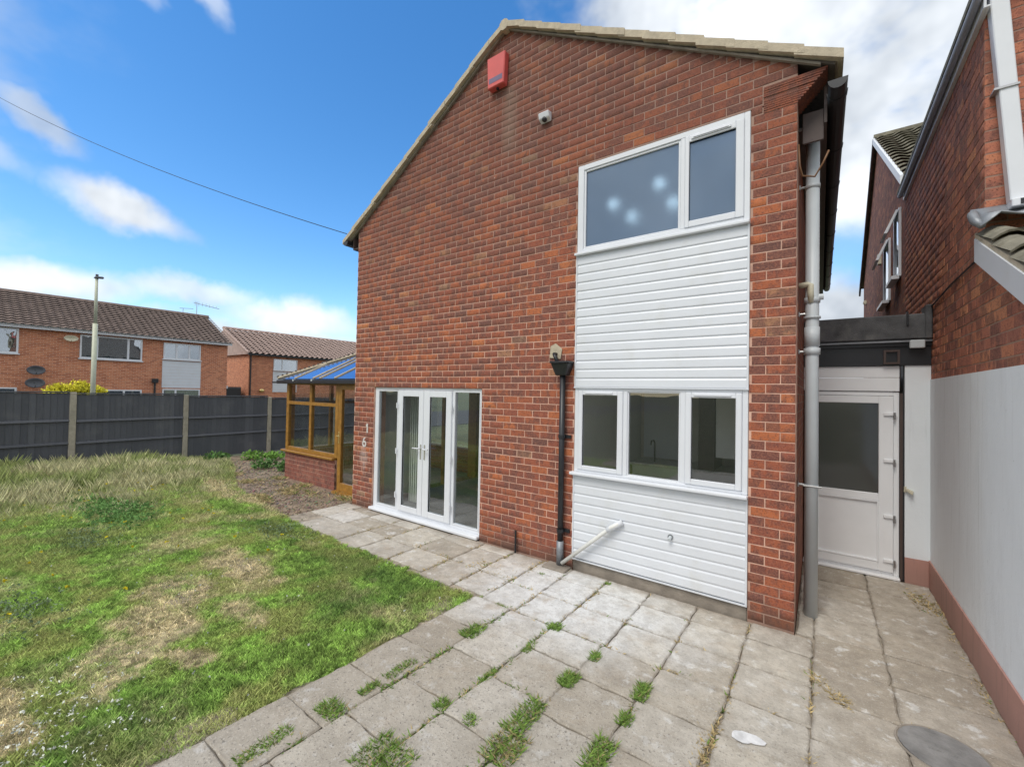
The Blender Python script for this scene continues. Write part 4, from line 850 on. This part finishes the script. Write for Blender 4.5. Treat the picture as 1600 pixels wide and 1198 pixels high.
def dish(y, z, w, h, mat, label):
    d = thing('satellite_dish', label, 'satellite dish', (AX+.2, y, z), 'satellite dishes on the far house'); V = []; mb = MB()
    nr, ns = 4, 14
    for i in range(nr+1):
        r = i/nr
        for j in range(ns): a = 2*math.pi*j/ns; V.append((AX+.30+.10*r*r, y+w/2*r*math.cos(a), z+h/2*r*math.sin(a)))
    mb.v = V; mb.f = [(i*ns+j, i*ns+(j+1) % ns, (i+1)*ns+(j+1) % ns, (i+1)*ns+j) for i in range(nr) for j in range(ns)]; o = mb.build('reflector', mat, d, smooth=True); o.modifiers.new('thick', 'SOLIDIFY').thickness = .02
    MB().tube([(AX+.0, y, z-.1), (AX+.3, y, z)], .025, 6).build('bracket', mat, d); MB().tube([(AX+.34, y, z-h/2), (AX+.62, y, z-.1)], .015, 6).build('feed_arm', mat, d); return d
dish(-1.4, 2.66, .66, .46, 'dish', 'dark grey satellite dish, the upper of a pair left of the yellow shrub'); dish(-1.42, 2.02, .70, .5, 'dish', 'dark grey satellite dish, the lower of a pair left of the yellow shrub'); dish(-.22, 4.38, .55, .32, 'cream', 'cream oval satellite dish under the eaves by the lamp post')
ae = thing('tv_aerial', 'thin rooftop television aerial at the end of the far ridge', 'aerial', (AX-4.1, 6.6, 6.9))
MB().tube([(AX-4.1, 6.6, 6.95), (AX-4.1, 6.6, 8.05)], .022, 6).build('mast', 'metal', ae); MB().tube([(AX-4.1, 6.4, 7.95), (AX-4.1, 8.0, 7.75)], .02, 6).build('boom', 'metal', ae); MB().tube([(AX-4.1, 5.8, 6.95), (AX-4.1, 5.8, 7.45)], .02, 6).build('second_mast', 'metal', ae); MB().tube([(AX-4.1, 5.6, 7.42), (AX-4.1, 6.4, 7.5)], .018, 6).build('second_boom', 'metal', ae)
for k in range(7): MB().tube([(AX-4.1, 6.5+.22*k, 7.75+.0*k), (AX-4.1, 6.5+.22*k, 8.08-.03*k)], .012, 5).build('element', 'metal', ae)
hB = thing('far_brick_house', 'orange brick house with striped pinkish roof left of the conservatory', 'house', (-42, 17, 0))
BX = -38.0; BY = 10.9
B('wall', 'far_y', hB, BX-9.6, BX, BY+.02, 28, -.06, 4.75); MB().prism([(BX-9.6, -.06), (BX-.001, -.06), (BX-.001, 4.75), (BX-4.8, 7.05), (BX-9.6, 4.75)], BY, BY+.019).build('gable_wall', 'far_x', hB)
far_window(hB, BX+.004, 12.82, 14.86, 3.48, 4.46, (.36,)); far_window(hB, BX+.004, 17.2, 19.5, 3.4, 4.5, (.5,))
for k in range(8): B('cladding_board', 'clad', hB, BX+.004, BX+.03+.006*(k % 2), 12.80, 14.88, 1.60+.22*k, 1.816+.22*k)
tiled('roof_tiles', 'tileB', (BX+.42, BY-.25, 4.74), (0, 1, 0), (-5.2, 0, 2.42), 38, 17, .47, .338, .10, .07, hB, 6)
MB().prism([(BX+.3, 4.70), (BX-4.85, 7.08), (BX-9.9, 4.70)], BY-.2, 28.2).build('roof', 'tileB', hB); MB().prism([(BX+.45, 4.74), (BX-4.85, 7.14), (BX-4.85, 7.26), (BX+.45, 4.86)], BY-.30, BY-.19).build('verge', 'tileB', hB); MB().tube([(BX-4.83, BY-.25, 7.22), (BX-4.83, 28.2, 7.22)], .13, 8).build('ridge', 'tileB', hB)
B('fascia', 'black', hB, BX+.3, BX+.34, BY-.2, 28, 4.62, 4.80); MB().tube([(BX+.06, BY+.12, 4.65), (BX+.06, BY+.12, 0)], .055, 8).build('downpipe', 'black', hB)
ol = tag(MB().sphere((BX+.12, 11.9, 1.72), .22, 10, 6, (.5, 1, .7)).build('wall_lamp', M['brass'], smooth=True), 'round yellow wall lamp on the far brick house', 'lamp')
gar = thing('garage', 'low dark garage with white fascia between the two far houses', 'garage', (-40, 9, 0)); B('wall', 'black', gar, -43, -38.6, 7.6, 10.6, -.06, 1.84); B('fascia', 'upvc', gar, -38.599, -38.5, 7.6, 9.6, 1.84, 2.06); B('roof', 'felt', gar, -43, -38.6, 7.6, 10.6, 1.841, 1.98)
lp = thing('street_lamp', 'slim pale green street lamp rising behind the charcoal fence', 'street lamp', (-25, -.4, 0))
MB().tube([(-25, -.40, -.05), (-25, -.40, 4.6)], .085, 12).build('column_base', 'lamp', lp, smooth=True); MB().tube([(-25, -.40, 4.6), (-25, -.41, 6.55)], [.06, .05], 12).build('column', 'lamp', lp, smooth=True)
MB().hexa([(-25.1, -.50, 6.54), (-24.9, -.50, 6.54), (-24.9, -.18, 6.57), (-25.1, -.18, 6.57), (-25.08, -.47, 6.62), (-24.92, -.47, 6.62), (-24.92, -.21, 6.65), (-25.08, -.21, 6.65)]).build('lantern', 'dish', lp, bevel=.02); MB().tube([(-25, -.4, 6.5), (-25, -.4, 6.72)], .05, 8).build('photocell', 'dish', lp)
cbl = []
for k in range(25):
    t = k/24; cbl.append((-6.93-14.3*t, -.05-3.75*t, 4.86+6.4*t-1.1*t*(1-t)))
tag(MB().tube(cbl, .007, 5).build('overhead_cable', 'cable'), 'thin black overhead cable crossing the blue sky to the gable corner', 'cable')
mh = thing('manhole_cover', 'oval grey painted inspection cover let into the paving by the right wall', 'manhole cover', (.67, -.93, .0))
MB().prism([(.66+.195*math.cos(2*math.pi*k/28), -.95+.19*math.sin(2*math.pi*k/28)) for k in range(28)], .0, .0075, 'z').build('cover', 'manhole', mh); MB().tube([(.66+.205*math.cos(2*math.pi*k/28), -.95+.20*math.sin(2*math.pi*k/28), .001) for k in range(29)], .007, 6).build('rim', 'foot', mh); MB().box(.60, .72, -.96, -.94, .0076, .011).build('lifting_bar', 'manhole', mh)
sp1 = []
for k in range(18): a = 2*math.pi*k/18; r = .07*(1+.25*math.sin(2*a+.4)+.10*math.sin(3*a+1)+.05*math.sin(7*a)); sp1.append((-.265+r*1.1*math.cos(a), -1.53+r*.75*math.sin(a)))
tag(MB().prism(sp1, .0015, .0048, 'z').build('paint_spill', 'splash'), 'dried white paint spill on a grey slab', 'paint spill')

# ------------------------------------------------------------------ planting
def lawn_inside(x, y):
    n = (fbm(x, y, 2.3)-.5)*.16 + (fbm(x, y, 13.0, 2)-.5)*.11
    right = np.where(y < -1.2, -2.70+.045*(y+1.2), -2.62)
    top = np.interp(x, [-14, -12.6, -11.3, -10.2, -9.3, -8.2, -7.4, -6.6, -5.6, -2.5], [.75, .3, -.12, -.55, -.8, -.92, -1.02, -1.12, -1.19, -1.19])
    return (x < right+n*.8) & (y < top+n) & (x > -13.96) & (y > -7.9)
def dryness(x, y):
    def e(cx, cy, rx, ry, rot=0):
        c, s = math.cos(rot), math.sin(rot); dx = (x-cx)*c+(y-cy)*s; dy = -(x-cx)*s+(y-cy)*c; return np.sqrt((dx/rx)**2+(dy/ry)**2)
    n = fbm(x, y, 1.7); n2 = fbm(x+40, y, 5.5)
    d = np.zeros_like(x)
    for a in ((-4.6, -3.25, .80, .33, -.5), (-5.1, -2.35, .85, .22, -.1), (-4.25, -2.72, .32, .16, 0), (-9.9, -.98, 1.6, .22, -.1), (-3.75, -3.25, .3, .1, .4), (-8.0, -1.02, .9, .14, 0), (-3.9, -4.15, .5, .12, 0)):
        d = np.maximum(d, np.clip((1.3-e(*a)-(n2-.5)*2.0)/.7, 0, 1))
    bg = np.clip((n-.52)/.22, 0, 1)*.55; far = np.clip((-8.2-x)/3.5, 0, 1)*.55*np.clip((fbm(x, y, .9)+.25), 0, 1)
    return np.clip(np.maximum(d*.95, np.maximum(bg, far)), 0, 1)
DARKP = ((-9.1, -2.65, 1.0, .38), (-6.6, -1.5, .8, .25), (-3.3, -3.75, .5, .3), (-7.7, -3.3, .8, .3), (-4.1, -1.55, 1.1, .3), (-3.6, -2.0, .7, .4))
def grass_col(x, y, rnd):
    d = dryness(x, y); d = np.clip(d+(rnd[:, 0]-.5)*.55*(.3+d), 0, 1)
    dk = np.zeros_like(x)
    for cx, cy, rx, ry in DARKP: dk = np.maximum(dk, np.clip(1.4-np.sqrt(((x-cx)/rx)**2+((y-cy)/ry)**2)-(fbm(x, y, 4)-.5)*1.2, 0, 1))
    h = fbm(x+9, y+3, 2.6)
    green = np.stack([.275+.14*h, .465+.16*h, .09+.045*h], 1)*(.75+.5*rnd[:, 1:2])
    green = green*(.45+1.1*fbm(x+5, y, 8.0, 3))[:, None]*(.35+1.35*vnoise(x*34+3, y*34))[:, None]; yl = np.clip((fbm(x+70, y+20, 3.4, 3)-.43)/.2, 0, 1)[:, None]*.6; green = green*(1-yl)+np.array([.56, .54, .20])*(.7+.6*rnd[:, 1:2])*yl
    green = green*(1-dk[:, None]*.45)+np.array([.07, .19, .045])*dk[:, None]*.45
    straw = np.array([.88, .74, .45])*(.65+.6*rnd[:, 2:3])*(.6+.8*fbm(x, y+9, 8.0, 3))[:, None]*(.45+1.1*vnoise(x*31, y*31+5))[:, None]
    return green*(1-d[:, None])+straw*d[:, None]
# turf sheet
nx, ny = 240, 190; gx = np.linspace(-13.98, -2.4, nx); gy = np.linspace(-7.9, .7, ny); GX, GY = np.meshgrid(gx, gy); ins = lawn_inside(GX.ravel(), GY.ravel()).reshape(ny, nx)
zz = -.015+.03*(fbm(GX.ravel(), GY.ravel(), .8)-.5)
V = np.stack([GX.ravel(), GY.ravel(), np.where(ins.ravel(), zz, -.045)], 1); idx = np.arange(nx*ny).reshape(ny, nx)
keep = ins[:-1, :-1] | ins[1:, :-1] | ins[:-1, 1:] | ins[1:, 1:]
F = np.stack([idx[:-1, :-1], idx[:-1, 1:], idx[1:, 1:], idx[1:, :-1]], -1)[keep]; fc = V[F].mean(1)
lawn = bulk('lawn', V, F, 'turf', grass_col(fc[:, 0], fc[:, 1], rng.random((len(F), 3)))*.72, kind='structure')
def blades(x, y, h, w, lean, col, z0=-.012):
    n = len(x); a = rng.random(n)*2*math.pi; b = rng.random(n)*2*math.pi; dx, dy = np.cos(a), np.sin(a); lx, ly = np.cos(b)*lean*h, np.sin(b)*lean*h
    z = np.full(n, z0)
    P = np.empty((n, 4, 3)); P[:, 0] = np.stack([x-dx*w, y-dy*w, z], 1); P[:, 1] = np.stack([x+dx*w, y+dy*w, z], 1)
    P[:, 2] = np.stack([x+lx*.35+dx*w*.8, y+ly*.35+dy*w*.8, z+h*.55], 1); P[:, 3] = np.stack([x+lx, y+ly, z+h], 1)
    I = np.arange(n)[:, None]*4; F = np.concatenate([I+np.array([0, 1, 2]), I+np.array([0, 2, 3])], 0); C_ = np.concatenate([col*.8, col], 0)  # lower face of each blade coloured darker, as shading near the root
    return P.reshape(-1, 3), F, C_
def merge(parts):
    V, F, C_ = [], [], []; k = 0
    for v, f, c in parts: V.append(v); F.append(f+k); C_.append(c); k += len(v)
    return np.concatenate(V), np.concatenate(F), np.concatenate(C_)
def scatter(n, x0, x1, y0, y1, cond=None):
    x = rng.uniform(x0, x1, n); y = rng.uniform(y0, y1, n); m = lawn_inside(x, y)
    if cond is not None: m &= cond(x, y)
    # only ground the photograph could see, with a margin
    f = (x-CAM.x)*fw.x+(y-CAM.y)*fw.y; s = (x-CAM.x)*cr.x+(y-CAM.y)*cr.y; m &= (f > .3) & (np.abs(s) < f*1.75+1.2)
    return x[m], y[m]
parts = []
x, y = scatter(430000, -7.2, -2.4, -6.5, -1.0); r3 = rng.random((len(x), 3)); d = dryness(x, y); hh = (.014+.026*rng.random(len(x)))*(1-.5*d)*(.6+.8*fbm(x, y, 1.5)); parts.append(blades(x, y, hh, .0018+.0010*rng.random(len(x)), .8, grass_col(x, y, r3)))
x, y = scatter(300000, -14, -7.0, -7.5, .6); r3 = rng.random((len(x), 3)); d = dryness(x, y); hh = (.025+.045*rng.random(len(x)))*(.5+.9*fbm(x, y, 1.2)); parts.append(blades(x, y, hh, .0020+.0012*rng.random(len(x)), .7, grass_col(x, y, r3)))
x, y = scatter(60000, -8.5, -2.6, -6.5, -1.0, lambda x, y: fbm(x+3, y+8, 5.5, 3) > .56); r3 = rng.random((len(x), 3)); parts.append(blades(x, y, (.024+.026*rng.random(len(x))), .0014+.0010*rng.random(len(x)), 1.0, grass_col(x, y, r3)*1.1))
V, F, C_ = merge(parts); tag(bulk('lawn_grass', V, F, 'blade', C_), 'patchy green and straw coloured lawn grass', 'grass')
x, y = scatter(330000, -13.9, -8.2, -7.5, .3, lambda x, y: (fbm(x, y, 2.2) + .34*np.clip((-10.0-x)/3.0, -1, 1) - .25*np.clip((y+1.0)/1.0, 0, 1) + .25*(rng.random(len(x))-.5) > .50)); n_ = len(x); r3 = rng.random((n_, 3)); hh = (1-.55*np.clip((y+1.6)/1.5, 0, 1))*(.04+.38*rng.random(n_)**3.0)*np.clip((-7.8-x)/4.5, .12, 1)*(.45+1.1*fbm(x+2, y, 2.6, 3))
gm = np.clip((fbm(x+11, y, 1.9, 3)-.42)/.2, 0, 1)[:, None]; ct = (np.array([.92, .84, .50])*(1-gm)+np.array([.50, .56, .20])*gm)*(.6+.6*r3[:, :1])*(.55+.45*r3[:, 1:2])+np.array([.05, .10, .02])*r3[:, 2:3]
V, F, C_ = blades(x, y, hh, .0007+.0007*rng.random(n_), .42, ct)
tag(bulk('tall_grass', V, F, 'blade', C_), 'tall straw coloured seeding grass along the charcoal fence', 'grass')
# leafy clumps
def leafy(cx, cy, cz, n, rx, ry, rz, size, col, stems=0):
    u = rng.normal(size=(n, 3)); u /= np.linalg.norm(u, axis=1)[:, None]; rr = rng.random((n, 1))**.45; c = np.array([cx, cy, cz])+u*rr*np.array([rx, ry, rz]); c[:, 2] = np.maximum(c[:, 2], .005)
    a = rng.normal(size=(n, 3)); a /= np.linalg.norm(a, axis=1)[:, None]; b = np.cross(a, rng.normal(size=(n, 3))); b /= np.linalg.norm(b, axis=1)[:, None]; s = size*(.6+.8*rng.random((n, 1)))
    P = np.stack([c-a*s, c-b*s*.55, c+a*s, c+b*s*.55], 1).reshape(-1, 3); F = np.arange(4*n).reshape(n, 4); shade = .65+.7*rng.random((n, 1))
    return P, F, np.array(col)[None]*shade
wx, wy = rng.normal(-9.1, .55, 900), rng.normal(-2.65, .2, 900)
pk = [leafy(a, b, .035, 4, .05, .05, .035, .022, (.15, .30, .08)) for a, b in zip(wx, wy)]
for cx, cy in ((-7.6, -3.2), (-11.0, -3.0), (-5.6, -3.9), (-6.0, -1.5), (-12.4, -.6)):
    pk += [leafy(cx+rng.normal()*.3, cy+rng.normal()*.14, .04, 4, .05, .05, .03, .014, (.20, .27, .14)) for k in range(90)]
V, F, C_ = merge(pk); tag(bulk('broadleaf_weeds', V, F, 'blade', C_), 'dark green broadleaf weeds spread through the lawn', 'weeds')
cl = []
for k in range(230): cx, cy = -3.55+rng.normal()*.34, -4.02+rng.normal()*.22; cl.append(leafy(cx, cy, .05, 3, .012, .012, .008, .008, (.80, .82, .74)))
for k in range(90):
    x, y = scatter(1, -7, -2.8, -4.4, -1.3)
    if len(x): cl.append(leafy(x[0], y[0], .045, 3, .010, .010, .008, .008, (.62, .64, .60)))
V, F, C_ = merge(cl); tag(bulk('clover_flowers', V, F, 'blade', C_), 'white clover flowers dotted through the lawn', 'flowers')
cl = [leafy(rng.uniform(-12, -5), rng.uniform(-4.3, -1.6), rng.uniform(.08, .2), 5, .02, .02, .006, .016, (.62, .52, .02)) for k in range(60)]
V, F, C_ = merge(cl); tag(bulk('yellow_flowers', V, F, 'blade', C_), 'small yellow flowers scattered in the long grass', 'flowers')
# stony bed between the lawn and the conservatory
bd = MB().prism([(-13.95, 1.9), (-13.95, .2), (-12, -.4), (-9.6, -1.1), (-8.0, -1.2), (-6.76, -1.2), (-6.76, .31), (-9.74, .31), (-9.74, 1.9)], -.068, -.028, 'z').build('soil_bed', 'soil'); tag(bd, kind='structure')
n_ = 5200; x = rng.uniform(-13.2, -6.78, n_); y = rng.uniform(-1.15, 1.2, n_); m = ~lawn_inside(x, y) & ((y < .29) | (x < -9.85)); x, y = x[m], y[m]; n_ = len(x); s = .008+.022*rng.random(n_)**2
ico = np.array([(1, 0, 0), (0, 1, 0), (-1, 0, 0), (0, -1, 0), (0, 0, .7), (0, 0, -.7)], float); fi = np.array([(0, 1, 4), (1, 2, 4), (2, 3, 4), (3, 0, 4), (1, 0, 5), (2, 1, 5), (3, 2, 5), (0, 3, 5)])
V = np.stack([x, y, np.full(n_, -.025)], 1)[:, None]+ico[None]*s[:, None, None]*(.6+.8*rng.random((n_, 6, 1))); F = (fi[None]+6*np.arange(n_)[:, None, None]).reshape(-1, 3); cst = np.repeat(np.array([.34, .27, .20])*(.45+.9*rng.random((n_, 1)))*(1+.15*rng.normal(size=(n_, 3))), 8, 0).clip(.02, .7)
tag(bulk('bed_stones', V.reshape(-1, 3), F, 'blade', cst), 'loose stones and gravel on the soil bed by the conservatory', 'stones')
for (cx, cy, r, lab) in ((-13.4, .25, .35, 'low dark green plant against the fence left of the bed'), (-12.9, .95, .34, 'bright green leafy plant in the bed before the fence post'), (-12.5, 1.35, .30, 'bright green leafy plant in the bed nearest the conservatory'), (-11.3, .55, .32, 'small pale green plant in the middle of the stony bed'), (-10.6, .75, .22, 'small green plant at the foot of the conservatory corner')):
    t_ = thing('bed_plant', lab, 'plant', (cx, cy, 0), 'plants in the stony bed'); V, F, C_ = leafy(cx, cy, .10, 170, r, r, .13, .05, (.20, .38, .07) if 'bright' in lab else (.13, .25, .07)); o = bulk('leaves', V, F, 'blade', C_, None, None); o.parent = t_; o.location = -WL[t_]
    MB().tube([(cx, cy, -.03), (cx+.02, cy, .12)], .008, 5).build('stem', 'oak', t_)
# tufts in the paving joints
def tuft(cx, cy, r, n, h, label, straw=.1, lx=1.0, ly=1.0):
    x = cx+rng.normal(size=n).clip(-1.25, 1.25)*r*.5*lx; y = cy+rng.normal(size=n).clip(-1.25, 1.25)*r*.5*ly; rr = rng.random((n, 3)); c = np.stack([.19+.12*rr[:, 0], .34+.12*rr[:, 0], .07+.03*rr[:, 0]], 1)*(.65+.6*rr[:, 1:2]); st = (rr[:, 2:3] < straw); c = np.where(st, np.array([.55, .44, .22])*(.6+.6*rr[:, 1:2]), c)
    V, F, C_ = blades(x, y, h*(.45+.75*rng.random(n)), .0016+.0010*rng.random(n), 1.0, c, -.012); V = V-np.array([cx, cy, 0]); o = bulk('grass_tuft', V, F, 'blade', C_, None, None); o.location = (cx, cy, 0); tag(o, label, 'grass tuft', 'grass tufts in the paving joints'); return o
TU = [(-2.29, -1.69, .17, 420, .085, 'thick grass tuft in the joint closest to the lawn corner', .05, .8, 1.3), (-1.77, -1.21, .09, 260, .085, 'dense round dark grass tuft on the pale slabs before the drainpipe', 0, 1, 1),
 (-1.32, -1.38, .10, 240, .075, 'grass tuft in the third joint, nearest the house', .05, .6, 1.1), (-1.36, -1.73, .14, 420, .08, 'broad grass tuft in the third joint, second from the house', .05, .8, 1.2),
 (-.90, -1.54, .13, 400, .085, 'long leaning grass tuft in the fourth joint below the cladding', .05, .6, 1.5), (-.90, -1.84, .10, 260, .075, 'smaller grass tuft just below the long leaning one', .08, .7, 1.1),
 (-1.41, -2.20, .20, 560, .085, 'large ragged grass tuft in the centre of the near paving', .15, .7, 1.7), (-1.37, -2.46, .20, 620, .08, 'yellowing grass patch at the bottom centre of the picture', .4, 1.0, 1.3),
 (-1.86, -2.93, .26, 820, .08, 'big grass patch at a slab corner at the bottom edge', .1, 1.2, 1.0), (-.92, -2.18, .18, 520, .085, 'tall grass clump in the fourth joint at the bottom edge', .12, .7, 1.5),
 (-2.43, -2.90, .15, 420, .07, 'grass tuft at the slab corner by the lawn edge', .1, 1.1, .9), (-1.90, -2.44, .10, 240, .065, 'small grass tuft where two near joints meet', .05, .8, 1),
 (-2.39, -2.38, .15, 430, .06, 'long strip of grass in the first joint from the lawn, upper part', .1, .5, 1.8), (-2.40, -2.64, .11, 260, .06, 'short strip of grass in the first joint from the lawn, lower part', .1, .5, 1.3),
 (-1.66, -2.43, .08, 170, .07, 'little grass tuft alone in the middle of a worn slab edge', .05, 1, 1), (-2.47, -3.28, .18, 480, .065, 'strip of grass in the first joint at the lower left of the paving', .1, .5, 1.7),
 (-1.79, -1.58, .11, 250, .055, 'low green strip in the second joint below the dark round tuft', .1, .5, 1.5), (-2.37, -1.20, .10, 170, .04, 'mossy strip between the lawn corner and the dark round tuft', .2, 1.6, .4),
 (-1.84, -2.04, .10, 240, .055, 'low green strip in the second joint halfway down', .15, .5, 1.6), (-1.75, -.12, .05, 110, .05, 'tiny bright weed at the foot of the white cladding', 0, 1, 1), (-2.45, -.36, .06, 100, .04, 'tiny weed tuft between slabs left of the drainpipe foot', .2, 1, 1)]
for t_ in TU: tuft(t_[0], t_[1], t_[2]*.68, int(t_[3]*1.15), t_[4]*.52, *t_[5:])
# moss, dead grass and grit lying in the joints
jx, jy, jc, jh = [], [], [], []
def joint(x0, y0, x1, y1, n, straw, w=.014, h=.022):
    t = rng.random(n)*np.clip(fbm(np.full(n, x0*3.1), rng.random(n)*4, 1.5, 2)*1.6, 0, 1); t = rng.random(n); k = fbm(x0*5+t*abs(x1-x0)*6, y0*5+t*abs(y1-y0)*6, 1.0, 3) > .47; t = t[k]; m = len(t)
    jx.append(x0+(x1-x0)*t+rng.normal(size=m)*w); jy.append(y0+(y1-y0)*t+rng.normal(size=m)*w); s = rng.random((m, 1)) < straw; r = rng.random((m, 1)); jc.append(np.where(s, np.array([.60, .47, .24])*(.5+.8*r), np.array([.17, .28, .06])*(.6+.8*r))); jh.append(np.full(m, h)*(.4+rng.random(m)))
for i, xx in enumerate((-2.26, -1.80, -1.34, -.88, -.42)): joint(xx, -1.2, xx-.09, -3.2, (900, 800, 800, 600, 350)[i], (.25, .3, .35, .4, .8)[i], .014, .022)
for xx in (-2.22, -1.78, -1.32, -.87, -.42): joint(xx, -1.2, xx, -.1, 200, .8)
for xx in (-2.62, -3.06, -3.54, -4.14, -4.72, -5.2): joint(xx, -1.15, xx, -.05, 260, .85, .02)
for q in range(40):
    bx_, by_ = rng.uniform(-12.5, -7), rng.uniform(-1.1, .3); joint(bx_, by_, bx_+rng.normal()*.5, by_+rng.normal()*.15, 160, .8, .07, .05)
joint(-4.2, -.68, -2.6, -.70, 420, .9, .025); joint(-2.6, -1.19, 0, -1.19, 420, .7); joint(-2.6, -.745, 0, -.745, 260, .8); joint(-2.26, -2.42, -1.8, -2.42, 120, .4); joint(-1.8, -2.02, -1.34, -2.02, 100, .5)
joint(.05, -.60, .22, -.82, 600, 1.0, .02, .025); joint(.2, -.81, .55, -.78, 500, 1.0, .02, .02); joint(-.43, -1.55, -.47, -1.9, 240, .95, .022, .02); joint(.04, -.36, .04, -1.6, 200, .9); joint(.78, 1.9, 1.02, 1.2, 420, .95, .05, .03); joint(1.0, 1.6, 1.02, -1.0, 520, .9, .015, .02); joint(-3.2, -.55, -2.6, -.5, 500, .95, .04, .02)
x = np.concatenate(jx); y = np.concatenate(jy); V, F, C_ = blades(x, y, np.concatenate(jh), .004+.003*rng.random(len(x)), 1.6, np.concatenate(jc), -.014)
tag(bulk('joint_moss', V, F, 'blade', C_), 'moss and dry grass litter lying in the paving joints', 'moss')
# yellow shrub beyond the fence
ys = thing('yellow_shrub', 'bright yellow leaved shrub showing above the fence by the lamp post', 'shrub', (-29, -.55, 0)); pk = []
for k in range(60):
    a = rng.random()*6.28; r = rng.random()**.5; pk.append(leafy(-29+.5*r*math.cos(a), -.42+1.15*r*math.sin(a), 1.35+.75*rng.random()*(1.15-r*.75), 110, .28, .28, .22, .05, (.80, .74, .06)))
V, F, C_ = merge(pk); o = bulk('crown', V, F, 'blade', C_, None, None); o.parent = ys; o.location = -WL[ys]
for k in range(4): MB().tube([(-29, -.5, -.06), (-29+.2*math.cos(k*1.6), -.5+.4*math.sin(k*1.6), 1.4)], .03, 6).build('stem', 'oak', ys)
